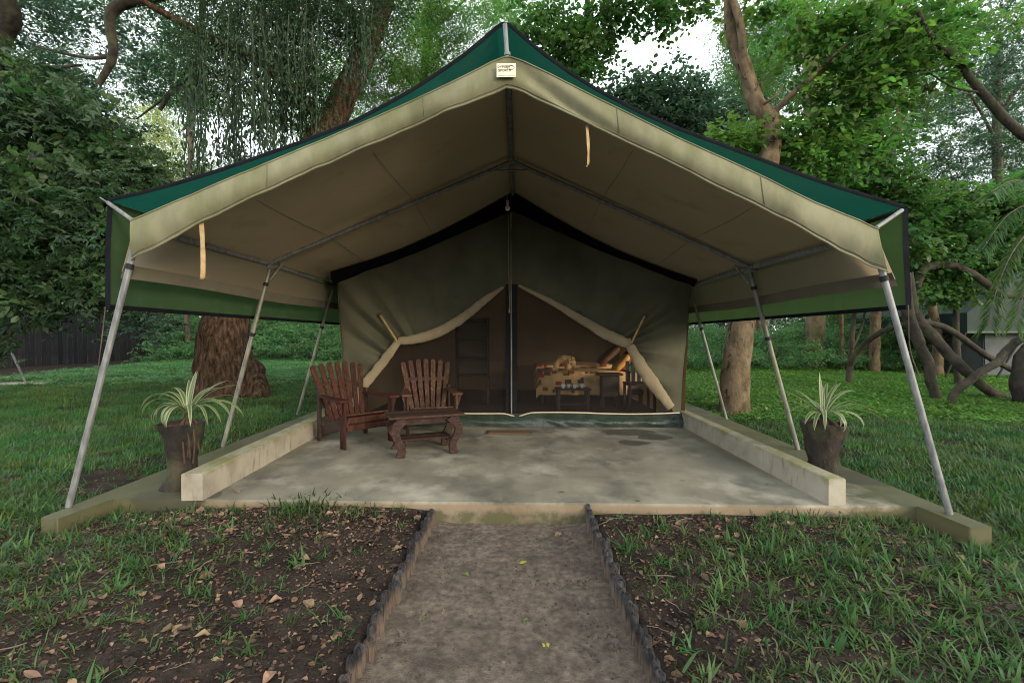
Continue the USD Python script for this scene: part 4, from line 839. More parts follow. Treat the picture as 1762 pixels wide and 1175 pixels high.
# vines: each strand a stem with leaves, hanging from the limbs
def strand(seed, n, size, spread):
    r = np.random.default_rng(seed); z = -np.linspace(0, 1, 14); w = np.cumsum(r.normal(0, .012, (14, 2)), 0); p = np.stack([w[:, 0], w[:, 1], z], 1)
    v1, f1 = tube_mesh(p, .006, 4, False)
    u = r.random(n) ** .8; q = np.stack([np.interp(u, -z, w[:, 0]) + r.normal(0, spread, n), np.interp(u, -z, w[:, 1]) + r.normal(0, spread, n), -u], 1)
    d = r.normal(0, .6, (n, 3)); d[:, 2] -= .9
    v2, f2 = place_leaves('ovate', q, d, size * r.uniform(.6, 1.3, n), r, .4)
    return np.vstack([v1, v2]), np.vstack([f1, f2 + len(v1)])
STR = [strand(k, n, s, sp) for k, (n, s, sp) in enumerate([(100, .05, .07), (70, .055, .045), (140, .05, .10), (24, .05, .02)])]
def vines(parent, tops, mat, seed, name='hanging_vines'):
    r = np.random.default_rng(seed); pos, sc = [], []
    for (x0, x1, y, Y0, Y1, l0, l1, n) in tops:
        for k in range(n):
            Yk = r.uniform(Y0, Y1); p = at(r.uniform(x0, x1), y + r.normal(0, 25), Yk); pos.append(p); L = r.uniform(l0, l1) * Yk / F; sc.append((L * .55 + .6, L * .55 + .6, L))
    n = len(pos); return instancer(name, STR, mat, pos, q_yaw(r.uniform(0, 6.28, n)), np.array(sc), r.integers(0, 4, n), parent, 'strand')
vines(vt, [(325, 350, 60, 10.2, 11, 200, 290, 9), (380, 420, 40, 10, 11.5, 180, 270, 14), (425, 480, 30, 10, 11.5, 180, 270, 18), (480, 560, 20, 10.5, 12, 140, 240, 26), (300, 560, -10, 10, 12, 80, 200, 46), (560, 650, -10, 10.5, 11.5, 60, 170, 16)], M['leaf_dark'], 3)

# dark dense tree on the far left
tree('dark_leafy_tree', 'dense dark green tree with drooping leaves filling the left edge, before the fence', px3([(-75, 690, 9.4), (-60, 560, 9.4), (0, 400, 9.2), (80, 250, 9)]), .20, .08, M['bark_dark'],
     [([(0, 400, 9.2), (120, 380, 8.8), (220, 430, 8.2)], .06, .02), ([(-50, 540, 9.3), (80, 500, 8.8), (190, 520, 8.2)], .05, .02)],
     [(90, 260, 9.2, 130, 120, 1.3), (40, 400, 8.8, 120, 110, 1.3), (150, 420, 8.4, 105, 100, 1.1), (215, 330, 8.6, 60, 75, .8), (215, 470, 8.0, 48, 55, .6), (50, 505, 8.8, 100, 60, 1.1), (-40, 590, 9.2, 50, 60, .7), (255, 300, 9, 30, 40, .4), (30, 180, 9.6, 110, 80, 1.3), (150, 520, 8.6, 60, 34, .6)], 'whorl', M['leaf_dark'], .46, 19, seed=11, tilt=.75)
crown(stage.GetPrimAtPath('/World/dark_leafy_tree'), [(120, 300, 8.9, 120, 90, 1.0), (60, 440, 8.5, 110, 90, .9), (190, 400, 8.2, 70, 70, .7), (210, 480, 7.9, 40, 40, .4), (90, 200, 9.2, 100, 60, 1.0)], 'broad', M['leaf_dark2'], .40, 6, 'outer_leaves', seed=12, tilt=.8)
fr = thing('hanging_branch', 'leafy branch tips drooping below the left edge of the shade net', 'branch')
limb(fr, px3([(150, 470, 8.6), (230, 520, 8.4), (300, 552, 8.3), (335, 560, 8.2)]), .025, .008, M['bark_dark'], 'branch_stem')
crown(fr, [(225, 545, 8.3, 26, 22, .3), (262, 570, 8.2, 22, 18, .25), (295, 562, 8.2, 20, 14, .25), (200, 560, 8.3, 16, 20, .3)], 'whorl', M['leaf_blue'], .30, 20, 'leaves', seed=77)
# tree with dark limbs upper left
tree('dark_limbed_tree', 'tree at upper left with crooked dark limbs against the sky', px3([(-150, 690, 13), (-120, 500, 13), (-60, 300, 12.5), (-10, 90, 12), (20, 30, 12)]), .34, .20, M['bark_dark'],
     [([(5, 60, 12), (18, 20, 11.8), (-10, -40, 11.5)], .20, .16), ([(-10, 100, 12), (60, 118, 12), (140, 112, 12)], .10, .02), ([(170, 146, 11), (194, 95, 11), (190, 30, 11), (212, 6, 11), (260, -6, 11), (330, -30, 11)], .05, .15), ([(194, 95, 11), (150, 100, 11.3), (60, 80, 11.6)], .05, .02), ([(275, 190, 12), (300, 150, 12), (330, 133, 12), (345, 60, 12), (350, -20, 12)], .04, .06), ([(345, 135, 12), (290, 165, 12), (235, 205, 12)], .05, .015)],
     [(100, 70, 13, 110, 70, 1.5), (230, 60, 13, 70, 60, 1.2), (110, 170, 13, 110, 60, 1.2), (250, 140, 13, 50, 40, 1), (20, -20, 12.5, 90, 50, 1.2), (200, -30, 12.5, 120, 40, 1.5), (300, 30, 12.5, 40, 60, 1), (60, 190, 13.5, 120, 60, 1.5), (200, 220, 13.5, 60, 40, 1)], 'ovate', M['leaf_blue'], .48, 9.5, seed=17)
tree('sunlit_far_tree', 'far tree with sunlight painted into its pale yellow-green leaves, seen through the gap on the left', px3([(280, 600, 27), (285, 400, 27), (280, 260, 27)]), .3, .15, M['bark'], [], [(275, 225, 27, 55, 38, 2), (310, 275, 26, 60, 40, 2), (240, 260, 28, 40, 50, 2), (290, 330, 26, 80, 60, 2)], 'small', M['leaf_sunlit'], .75, 13, seed=19)
tree('feathery_tree', 'light feathery green tree right behind the left slope of the roof', px3([(735, 690, 17), (725, 400, 17), (726, 200, 17), (735, 60, 17), (740, -60, 17)]), .17, .12, M['bark_red'],
     [([(726, 170, 17), (690, 120, 16.6), (660, 60, 16)], .05, .02), ([(735, 60, 17), (790, 10, 16.5), (830, -40, 16)], .06, .03)],
     [(700, 110, 16, 80, 70, 1.5), (660, 175, 16, 70, 60, 1.4), (790, 40, 16, 80, 50, 1.5), (640, 130, 15.5, 45, 70, 1.2), (770, 100, 17, 60, 50, 1.3), (580, 250, 16, 60, 40, 1.2), (850, 20, 17, 50, 40, 1.2), (720, 10, 16, 60, 50, 1.4)], 'fine', M['leaf_fresh'], .62, 12, seed=23)
tree('broad_leaf_tree', 'dark broad-leaved tree right behind the peak of the roof', px3([(985, 690, 14), (985, 400, 14), (983, 200, 14), (990, 100, 14), (1010, 30, 13.5), (1008, -60, 13.5)]), .12, .07, M['bark_dark'],
     [([(984, 180, 14), (985, 110, 13.8), (1018, 30, 13.5), (1005, 10, 13.5)], .06, .035), ([(990, 90, 14), (960, 70, 13.8), (930, 65, 13.6)], .03, .012), ([(1012, 40, 13.5), (1070, 0, 13.2), (1130, -20, 13)], .04, .02)],
     [(1000, 60, 13.5, 75, 62, 1.2), (960, 110, 13.6, 50, 40, .9), (1070, 12, 13.2, 60, 30, 1), (1000, 140, 13.6, 30, 30, .7), (1130, 24, 13, 40, 30, .8), (1190, 2, 13, 50, 16, .8), (930, 30, 13.5, 50, 40, 1)], 'broad', M['leaf_mid'], .42, 11, seed=29)
tree('blue_green_tree', 'bluish green tree showing over the right slope of the roof below the sky gap', px3([(1120, 690, 17), (1120, 400, 17), (1110, 220, 17)]), .16, .08, M['bark'], [([(1110, 260, 17), (1160, 180, 16.5), (1200, 130, 16)], .05, .02)], [(1130, 165, 16, 85, 48, 1.4), (1080, 172, 16, 50, 30, 1), (1190, 185, 16, 50, 40, 1.2), (1120, 215, 16, 90, 40, 1.3), (1215, 210, 15.5, 70, 60, 1.2)], 'broad', M['leaf_blue'], .48, 13, seed=31)
# pale curving trunk right of the tent
ct = tree('curving_tree', 'pale pocked trunk beside the right poles, curving up to a fork above the roof', px3([(1264, 712, 8.1), (1266, 640, 8.15), (1280, 540, 8.3), (1308, 400, 8.6), (1322, 290, 8.9), (1328, 215, 9), (1303, 182, 9), (1282, 120, 9), (1262, 70, 9), (1256, 10, 9), (1262, -60, 9)]), .225, .08, M['bark_pale'],
     [([(1318, 200, 9), (1284, 130, 8.9), (1276, 60, 8.8), (1268, 20, 8.8), (1250, -30, 8.8)], .07, .055), ([(1322, 205, 9), (1360, 165, 8.8), (1400, 130, 8.7), (1440, 96, 8.6)], .055, .025), ([(1400, 130, 8.7), (1460, 75, 8.4), (1540, 40, 8.2)], .03, .012), ([(1300, 185, 9), (1330, 170, 8.7), (1345, 150, 8.6)], .03, .01)],
     [(1420, 60, 8.8, 90, 60, .9), (1350, 250, 9.2, 60, 40, .7), (1420, 250, 9.2, 80, 70, .9), (1500, 50, 8.6, 80, 55, .9), (1560, 110, 8.6, 70, 50, .8), (1480, 150, 8.8, 70, 60, .9), (1330, 10, 9, 55, 36, .8), (1420, 170, 9, 60, 45, .8), (1620, 40, 8.4, 60, 45, .8), (1245, 240, 9.2, 60, 22, .5)], 'broad', M['leaf_fresh'], .40, 9.5, seed=37, sides=22)
tree('bushy_tree', 'fresh green leafy tree behind the right slope of the roof', px3([(1449, 665, 15), (1448, 560, 15), (1440, 450, 14), (1415, 300, 12.5)]), .055, .04, M['bark_pale'], [], [(1330, 280, 11.5, 80, 45, 1), (1430, 320, 11.2, 90, 55, 1), (1270, 250, 12, 60, 30, .8), (1500, 330, 11, 70, 60, .9), (1550, 380, 10.6, 60, 70, .8), (1450, 250, 11.5, 100, 60, 1), (1560, 460, 10.8, 30, 60, .6)], 'broad', M['leaf_mid'], .42, 13, seed=41)
tree('slender_orange_tree', 'slender tree with an orange-tan trunk over the right corner of the roof', px3([(1614, 640, 13.6), (1610, 560, 13.6), (1575, 420, 13.8), (1530, 285, 14), (1548, 220, 14), (1552, 120, 14), (1560, 0, 14)]), .11, .07, M['bark_pale'], [([(1535, 260, 14), (1545, 180, 14), (1540, 100, 14)], .04, .02)], [(1560, 160, 14.5, 60, 60, 1), (1520, 100, 15, 60, 60, 1), (1590, 240, 14.5, 50, 50, 1)], 'ovate', M['leaf_mid'], .42, 8, seed=43)
bt_ = tree('arching_branch_tree', 'tree beyond the right edge whose long branch arches down into the frame', px3([(1840, 690, 8.5), (1830, 500, 8.5), (1820, 330, 8.5), (1800, 260, 8.5)]), .16, .09, M['bark_dark'], [([(1800, 260, 8.5), (1740, 215, 8.4), (1690, 160, 8.3), (1650, 110, 8.2), (1600, 60, 8.1), (1580, 20, 8)], .075, .03), ([(1690, 160, 8.3), (1640, 150, 8.2), (1590, 120, 8.1)], .02, .008)], [(1620, 80, 8.1, 50, 40, .6), (1690, 60, 8.4, 70, 50, .8)], 'ovate', M['leaf_fresh'], .36, 9, seed=47)
tree('lacy_tree', 'tall lacy tree at the upper right edge with sky showing through', px3([(1730, 690, 16), (1720, 400, 16), (1715, 200, 16), (1720, 60, 16)]), .17, .08, M['bark'], [([(1718, 250, 16), (1680, 180, 15.5), (1640, 120, 15)], .05, .02), ([(1716, 200, 16), (1762, 140, 15.6), (1800, 100, 15)], .05, .02)], [(1640, 180, 15.5, 70, 70, 1.3), (1730, 110, 15.5, 70, 80, 1.3), (1710, 250, 15.5, 70, 60, 1.2), (1620, 280, 15, 60, 50, 1), (1740, 20, 15, 70, 50, 1.2), (1640, 80, 15.5, 50, 50, 1)], 'ovate', M['leaf_blue'], .46, 7.5, seed=53)
tree('right_undergrowth_tree', 'leafy tree above the small tent at the right edge', px3([(1650, 670, 11.5), (1645, 540, 11.5), (1652, 420, 11.5), (1660, 330, 11.5)]), .07, .035, M['bark_dark'], [([(1648, 500, 11.5), (1620, 440, 11.2), (1600, 400, 11)], .03, .012), ([(1650, 470, 11.5), (1690, 420, 11.3), (1720, 390, 11)], .03, .012)], [(1640, 380, 11.3, 90, 50, 1), (1720, 350, 11.3, 80, 60, 1), (1610, 440, 11, 50, 45, .8), (1680, 450, 11.2, 75, 40, .9), (1640, 500, 11.2, 55, 34, .7), (1750, 420, 11, 40, 60, .7), (1600, 350, 11, 40, 40, .7)], 'broad', M['leaf_mid'], .38, 12, seed=59)
# misty far tree behind the fork
tree('misty_tree', 'pale hazy tree far behind the fork of the curving trunk', px3([(1310, 600, 26), (1308, 300, 26), (1300, 100, 26)]), .3, .15, M['bark'], [], [(1310, 90, 26, 70, 70, 2), (1370, 40, 27, 70, 60, 2), (1260, 190, 26, 60, 50, 2), (1400, 120, 27, 60, 60, 2)], 'small', M['leaf_blue'], .75, 11, seed=61)
# the forest closes over the tent above the frame
for nm, lab, tr_, bl_w, sd in (('overhanging_tree', 'tall tree left of the tent whose canopy closes over the roof above the frame', [(-10.5, 5.5, 0), (-10.3, 5.5, 4), (-9.4, 5.3, 8), (-8, 5.2, 11)], [('w', (-7.5, 5.5, 11.5), (3, 3, 1.6)), ('w', (-3.5, 6.5, 12.5), (3, 3.2, 1.6)), ('w', (-5, 2, 11), (3, 2.5, 1.5)), ('w', (-10, 9, 13), (3, 3, 1.6)), ('w', (-1, 4, 12), (2.5, 2.5, 1.3))], 90),
                           ('overhanging_tree', 'tall tree right of the tent whose canopy closes over the lawn above the frame', [(12.0, 4.5, 0), (11.8, 4.6, 4), (10.5, 5, 8), (8.5, 6, 11.5)], [('w', (8.5, 7, 12), (3, 3, 1.6)), ('w', (4.5, 7.5, 13), (3, 2.6, 1.5)), ('w', (11, 10, 13), (3, 3, 1.6)), ('w', (2.5, 10, 14), (3, 3, 1.5)), ('w', (7.5, 11, 14), (3, 2.5, 1.5))], 91)):
    t = tree(nm, lab, tr_, .32, .12, M['bark'], [], bl_w, 'small', M['leaf_mid'], .6, 7, seed=sd)

tree('mossy_trunk_tree', 'broad mossy trunk in the ivy behind the right lawn', px3([(1403, 650, 15.8), (1404, 600, 15.8), (1402, 500, 15.9), (1400, 300, 16), (1395, 60, 16)]), .26, .22, M['bark_moss'], [], [(1400, 60, 19, 70, 60, 1.5), (1450, 140, 19, 60, 60, 1.5)], 'ovate', M['leaf_mid'], .55, 10, seed=67)
tree('pale_slim_tree', 'slim pale trunk on the right lawn beside the orange log', px3([(1504, 652, 14.5), (1505, 600, 14.5), (1508, 500, 14.5), (1512, 350, 14.5), (1510, 200, 14.5)]), .135, .10, M['bark_pale'], [], [(1510, 180, 14.5, 50, 50, 1)], 'ovate', M['leaf_mid'], .45, 8, seed=71)
tree('forked_sapling', 'dark forked sapling on the right lawn with a long bent branch', px3([(1458, 662, 11.8), (1463, 630, 11.8), (1466, 580, 11.9), (1470, 540, 12), (1475, 480, 12)]), .075, .035, M['bark_dark'], [([(1462, 628, 11.8), (1480, 600, 11.5), (1510, 575, 11), (1550, 560, 10.5), (1600, 552, 10)], .065, .05), ([(1466, 600, 11.8), (1480, 570, 12), (1490, 530, 12)], .03, .02)], [(1475, 440, 12, 40, 30, .6)], 'ovate', M['leaf_mid'], .4, 9, seed=73)
for k, (x, Y_, w, lab) in enumerate(((1292, 22, .16, 'thin tan trunk far behind the pocked trunk'), (1307, 23, .16, 'far thin trunk just left of the middle right pole'), (572, 22, .14, 'thin brown trunk behind the hedge left of the tent wall'), (322, 20, .10, 'thin post-like trunk right of the dark fence'))):
    tree('far_trunk', lab, px3([(x, 665, Y_), (x + 2, 590, Y_), (x - 3, 480, Y_), (x + 5, 300, Y_), (x, 120, Y_)]), w, w * .7, M['bark_pale'] if k in (0, 1) else M['bark'], [], [(x, 130, Y_, 60, 60, 1.5)], 'ovate', M['leaf_mid'], .55, 8, seed=80 + k)
# lianas, right
def liana(label, pts, r, seed):
    t = thing('liana', label, 'liana'); p = px3(pts); limb(t, p, r, r * .85, M['bark_dark'], 'stem', seed, 10, .3, 8); return t
liana('hooked liana stem looping to the grass before the small tent', [(1800, 560, 9), (1762, 581, 9), (1748, 588, 9), (1730, 606, 9), (1715, 624, 8.9), (1690, 638, 8.8), (1666, 657, 8.8), (1646, 672, 8.8), (1638, 690, 8.8), (1643, 703, 8.8), (1664, 709, 8.7)], .062, 1)
liana('thick leaning liana trunk running down to the right edge', [(1560, 470, 9.8), (1573, 540, 9.8), (1604, 577, 9.7), (1631, 608, 9.6), (1653, 630, 9.5), (1675, 650, 9.5), (1702, 672, 9.5), (1728, 684, 9.5), (1775, 692, 9.5)], .088, 2)
liana('thin straight liana crossing the white tent wall', [(1575, 548, 10), (1591, 555, 10), (1622, 562, 10), (1648, 576, 10), (1675, 596, 10), (1704, 616, 10), (1728, 629, 10), (1765, 650, 10)], .055, 3)
liana('dark upright crooked stem just right of the front right pole', [(1556, 470, 9.3), (1562, 540, 9.3), (1578, 580, 9.3), (1587, 604, 9.3), (1598, 626, 9.3), (1602, 657, 9.3), (1614, 690, 9.3)], .085, 4)
liana('mossy stem arching over the leaves above the small tent', [(1570, 520, 10.4), (1585, 470, 10.4), (1600, 459, 10.4), (1622, 456, 10.4), (1649, 460, 10.4), (1677, 474, 10.4), (1701, 491, 10.4), (1722, 506, 10.4), (1770, 510, 10.4)], .07, 5)
st_ = thing('mossy_stump', 'rounded dark stump at the right edge', 'stump'); limb(st_, px3([(1772, 700, 8.9), (1760, 660, 8.9), (1768, 615, 8.9), (1790, 590, 9)]), .17, .13, M['bark_dark'], 'trunk', 9, 14)
# palm fronds at the right edge
pm = thing('palm', 'feathery palm fronds hanging in from the right edge', 'palm')
limb(pm, [at(1850, 700, 7.6) * (1, 1, 0) + (0, 0, -.2), at(1850, 560, 7.6), at(1840, 400, 7.6)], .14, .11, M['bark'], 'trunk', 6, 12)
for k, pts in enumerate(([(1840, 400, 7.6), (1790, 385, 7.4), (1745, 430, 7.2), (1715, 500, 7.1), (1702, 560, 7)], [(1840, 400, 7.6), (1800, 430, 7.3), (1768, 490, 7), (1745, 560, 6.9)], [(1840, 400, 7.6), (1790, 350, 7.5), (1735, 370, 7.4), (1690, 430, 7.3)], [(1840, 395, 7.6), (1800, 330, 7.4), (1750, 310, 7.2), (1705, 330, 7)])):
    p = spline(px3(pts), 10); n = len(p); f = limb(pm, px3(pts), .016, .005, M['vine_stem'], 'frond', k, 6, 0)
    r = np.random.default_rng(k); q, d = [], []
    for i in range(4, n):
        t = p[i] - p[i - 1]; t /= np.linalg.norm(t); s = np.cross(t, [0, 0, 1]); s /= np.linalg.norm(s) + 1e-9
        for sg in (-1, 1):
            for u in (0, .25, .5, .75): q.append(p[i] - (p[i] - p[i-1]) * u); d.append(s * sg + t * .9 + np.array([0, 0, -.65]) + r.normal(0, .1, 3))
    lv_, lf_ = place_leaves('thin', np.array(q), np.array(d), np.full(len(q), .34) * r.uniform(.7, 1.1, len(q)), r)
    tag(obj('leaflets', (lv_, lf_), M['leaf_mid'], f, smooth=False), kind='stuff')

# ------------------------------------------------------------------ fence, neighbours, log, wood pile
fc = thing('plank_fence', 'black upright plank fence behind the left lawn under the trees', 'fence')
fa, fb = np.array([-18.6, 16.2]), np.array([-16.4, 23.6]); L = np.linalg.norm(fb - fa); n = int(L / .165)
for k in range(-8, n):
    c = fa + (fb - fa) * (k + .5) / n; g = gz1(*c); h = 2.25 + rnd.uniform(-.05, .05); th = math.atan2(*(fb - fa)[::-1]); R = trimesh.transformations.euler_matrix(0, rnd.uniform(-.01, .01), th)[:3, :3]
    obj('plank', MB().box((c[0], c[1], g + h / 2 - .1), (.152, .028, h), .004, R), M['fence'], fc)
for z in (.5, 1.6):
    mb = MB(); a = fa + (fb - fa) * -8 / n; mb.bar((a[0] - .06, a[1], z + .1), (fb[0] - .06, fb[1], z + .25), .05, .09); obj('rail', mb, M['fence'], fc)
# small tent at the right
nx, ny = at(1693, 660, 13.3)[:2]; ng = gz1(nx, ny)
nt_ = thing('small_tent', 'small pale-walled tent with dark green roof at the right edge', 'tent')
W_, D_ = 3.6, 4.0; zt = at(1693, 560, 13.3)[2]
for name, x0, y0, x1, y1 in (('front_wall', 0, 0, W_, 0), ('side_wall', 0, 0, 0, D_), ('back_wall', 0, D_, W_, D_), ('side_wall', W_, 0, W_, D_)):
    P = np.array([[(nx + x0 + (x1 - x0) * t, ny + y0 + (y1 - y0) * t, ng - .1 + (zt - ng + .1) * u) for u in np.linspace(0, 1, 10)] for t in np.linspace(0, 1, 30)]); nn = fbm(P, 1.5, 4) * .03
    P[..., 0 if x0 == x1 else 1] += nn; obj(name, MB().grid(P), M['tent_white'], nt_, smooth=60)
ex0, ez0, ez1 = at(1661, 540, 13.0)[0], at(1661, 573, 13.0)[2], at(1661, 538, 13.0)[2]; rz_ = at(1740, 470, 13)[2] + .3
yf0 = ny - .35
# roof: eaves left and right, ridge along y
P = np.array([[(x, y, z) for y in np.linspace(yf0, ny + D_ + .3, 12)] for x, z in ((ex0, ez1), (ex0 + .9, ez1 + .55), (nx + W_ / 2, rz_ + .6), (nx + W_ + .6, ez1))]); obj('roof', MB().grid(P), M['tent_dark'], nt_, smooth=10)
for name, za, zb, m_ in (('valance', ez0 + .05, ez1, M['tent_dark']), ('valance_edge', ez0, ez0 + .05, M['tent_edge'])):
    P = np.array([[(x, yf0 + .01 * math.sin(x * 5), z) for z in (za, zb)] for x in np.linspace(ex0, nx + W_ + .6, 30)]); obj(name, MB().grid(P), m_, nt_, smooth=60)
P = np.array([[(ex0, y, z) for z in (ez0, ez1)] for y in np.linspace(yf0, ny + D_ + .3, 8)]); obj('valance', MB().grid(P), M['tent_dark'], nt_, smooth=60)
P = np.array([(ex0, yf0 + .004, ez1), (nx + W_ + .6, yf0 + .004, ez1), (nx + W_ / 2, yf0 + .004, rz_ + .6)]); mb = MB(); mb.add(P, [[0, 1, 2]]); obj('gable', mb, M['tent_dark'], nt_, smooth=False)
for a, b in (((1622, 642), (1662, 572)), ((1709, 666), (1760, 577)), ((1800, 690), (1830, 577))):
    p0 = at(a[0], a[1], 12.6); p0[2] = gz1(p0[0], p0[1]) - .05; mb = MB(); mb.tube([p0, at(b[0], b[1], 12.9)], .025, 8); obj('pole', mb, M['black_metal'], nt_)
# neighbour's pole and footing, left
nb_ = thing('left_tent_pole', 'grey slanting pole on a concrete footing at the left edge', 'pole')
p0 = at(46, 673, 11.6); p0[2] = gz1(p0[0], p0[1]) + .06
mb = MB(); mb.tube([p0, p0 + np.array([-.95, 0, 2.0])], .026, 10); obj('pole', mb, M['metal_old'], nb_)
mb = MB(); mb.box(p0 + (-1.2, .25, -.1), (2.7, .5, .2), .02, trimesh.transformations.rotation_matrix(.14, [0, 0, 1])[:3, :3]); obj('footing', mb, M['parapet'], nb_)
# orange log and wood pile
lg = thing('fallen_log', 'weathered orange-brown log lying on the far right lawn', 'log')
limb(lg, [at(1508, 622, 17), at(1535, 613, 17.3)], .22, .20, M['log'], 'log_piece', 3, 12, .4); limb(lg, [at(1518, 626, 16.6), at(1560, 618, 16.8), at(1592, 612, 17)], .14, .12, M['log'], 'log_piece', 4, 10, .4)
wp = thing('wood_pile', 'dark heap of sticks behind the lianas, left of the small tent', 'wood pile')
for k in range(22):
    a, b = at(1608 + rnd.uniform(0, 22), 600 - k * 1.6 + rnd.uniform(-5, 5), 14.5 + rnd.uniform(-.4, .4)), at(1642 + rnd.uniform(-8, 8), 590 - k * 1.9 + rnd.uniform(-8, 4), 14.5 + rnd.uniform(-.4, .4)); mb = MB(); mb.tube([a, (a + b) / 2 + (0, 0, .03), b], .035, 6, wob=.2, seed=k); obj('stick', mb, M['bark'], wp)
ps = thing('wooden_post', 'short brown wooden post beside the wood pile', 'post'); p0 = at(1677, 610, 14.6); obj('post_body', MB().box((p0[0], p0[1], p0[2] + .3), (.1, .1, 1.0), .015), M['bark_red'], ps)
obj('post_cap', MB().box((p0[0], p0[1], p0[2] + .81), (.12, .12, .03), .01), M['bark'], ps)

# ------------------------------------------------------------------ hedges, woodland, lawn, litter (nobody could count these)
def hedge(name, label, cat, area, n, kind, mat, h, scale, seed):
    r = np.random.default_rng(seed); x = r.uniform(area[0], area[1], n); y = r.uniform(area[2], area[3], n)
    P = np.stack([x, y, 0 * x], 1); top = h[0] + (h[1] - h[0]) * np.clip(.5 + .9 * meshkit.noise(P * .45, seed), 0, 1) * np.clip((y - area[2]) / 1.8, .15, 1)
    z = gz(x, y) + top * r.random(n) ** .45
    o = instancer(name, CL[kind], mat, np.stack([x, y, z], 1), q_tilted(n, .3), scale * r.uniform(.7, 1.3, n), r.integers(0, 3, n), None, 'leaf_clump'); return tag(o, label, cat, kind='stuff')
hedge('ivy_bank', 'bank of glossy ivy behind the right lawn', 'ivy', (4.5, 17, 14.5, 19), 1700, 'ovate', M['ivy'], (.35, 1.6), .34, 101)
hedge('far_hedge', 'low green undergrowth behind the left lawn', 'undergrowth', (-16, -3.5, 19, 24), 1500, 'ovate', M['ivy'], (.3, 2.4), .42, 103)
hedge('right_thicket', 'tangled undergrowth around the lianas at the right', 'undergrowth', (11.5, 20, 14, 20), 700, 'ovate', M['leaf_mid'], (.4, 2.6), .42, 105)
def wood(name, label, blobs, mat, seed, kind='small', scale=.95, dens=7):
    o = crown(None, blobs, kind, mat, scale, dens, name, 2.2, seed); return tag(o, label, 'woodland', kind='stuff')
r_ = random.Random(3)
wood('far_woodland', 'far-off dark wood that closes the view behind the tent', [(x + r_.uniform(-40, 40), yy + r_.uniform(-30, 30), 32 + r_.uniform(-3, 4), 120, 75, 2.5) for x in range(-250, 2050, 130) for yy in (575, 520, 430, 340)], M['leaf_blue'], 201, dens=16)
wood('high_woodland', 'thin tops of far-off trees against the white sky', [(x + r_.uniform(-50, 50), yy + r_.uniform(-40, 40), 30 + r_.uniform(-3, 4), r_.uniform(60, 120), r_.uniform(40, 75), 2.5) for x in list(range(-200, 1000, 150)) + list(range(1290, 2000, 130)) for yy in (300, 210, 110, 10)] + [(x, yy, 30, 100, 60, 2.5) for x, yy in ((700, 300), (850, 280), (1000, 300), (1150, 350), (1280, 370))], M['leaf_mid'], 203, dens=11)

def blade_tuft(n, seed, spread, w, lean, hvar=(.5, 1.0), segs=3, l0=(0, .2)):
    r = np.random.default_rng(seed); V, Fc = [], []
    for k in range(n):
        a = r.uniform(0, 2 * PI); rad = spread * math.sqrt(r.random()); b = np.array([rad * math.cos(r.uniform(0, 6.28)), rad * math.sin(r.uniform(0, 6.28)), 0]); h = r.uniform(*hvar); l = r.uniform(*lean); li = r.uniform(*l0)
        t = np.linspace(0, 1, segs + 1); ang = PI / 2 - li - l * t ** 1.2; st = h / segs
        d = np.stack([np.cos(ang) * math.cos(a), np.cos(ang) * math.sin(a), np.sin(ang)], 1); p = b + np.vstack([[0, 0, 0], np.cumsum(d[:-1] * st, 0)])
        sd = np.array([-math.sin(a), math.cos(a), 0]); ww = w * h ** .5 * np.interp(t, [0, .4, 1], [.7, 1, .03])[:, None] / 2
        v = np.stack([p - sd * ww, p + sd * ww], 1).reshape(-1, 3); o = len(V) * 0 + sum(len(q) for q in V)
        for i in range(segs): Fc += [[o+2*i, o+2*i+1, o+2*i+3], [o+2*i, o+2*i+3, o+2*i+2]]
        V.append(v)
    return np.vstack(V), np.array(Fc)
TUFT = [blade_tuft(13, k, .35, (.115, .10, .08)[k], (.3, 1.7), (.4, 1.1), 4, (.2, 1.3)) for k in range(3)] + [blade_tuft(16, 7, .5, .06, (.3, 1.6), (.3, 1.0), 4, (.1, 1.3))]
LAWN = [blade_tuft(130, 20 + k, 1.0, .075, (.3, 1.6), (.14, .42), 2, (.1, 1.1)) for k in range(3)]
def rosette(n, seed):
    r = np.random.default_rng(seed); q = np.stack([r.uniform(-1, 1, n), r.uniform(-1, 1, n), r.uniform(.08, .36, n)], 1); d = r.normal(0, 1, (n, 3)); d[:, 2] *= .25
    return place_leaves('broad', q, d, .17 * r.uniform(.7, 1.3, n), r, 2.2)
CLOV = [rosette(110, 60 + k) for k in range(3)]
from shapely.geometry import Point
from shapely import contains_xy
slabp = Polygon(outline).buffer(.03)
def free(x, y): return ~contains_xy(slabp, x, y) & ~((np.abs(x + .06) < .66) & (y < 3.56))
def scatter(n, x0, x1, y0, y1, dens, seed):
    r = np.random.default_rng(seed); x = r.uniform(x0, x1, n); y = r.uniform(y0, y1, n); k = free(x, y) & (r.random(n) < dens(x, y)); return x[k], y[k], r
sm = lambda a, b, x: np.clip((x - a) / (b - a), 0, 1)
nz = lambda x, y, s, k: meshkit.noise(np.stack([x * s, y * s, 0 * x + k], 1), k)
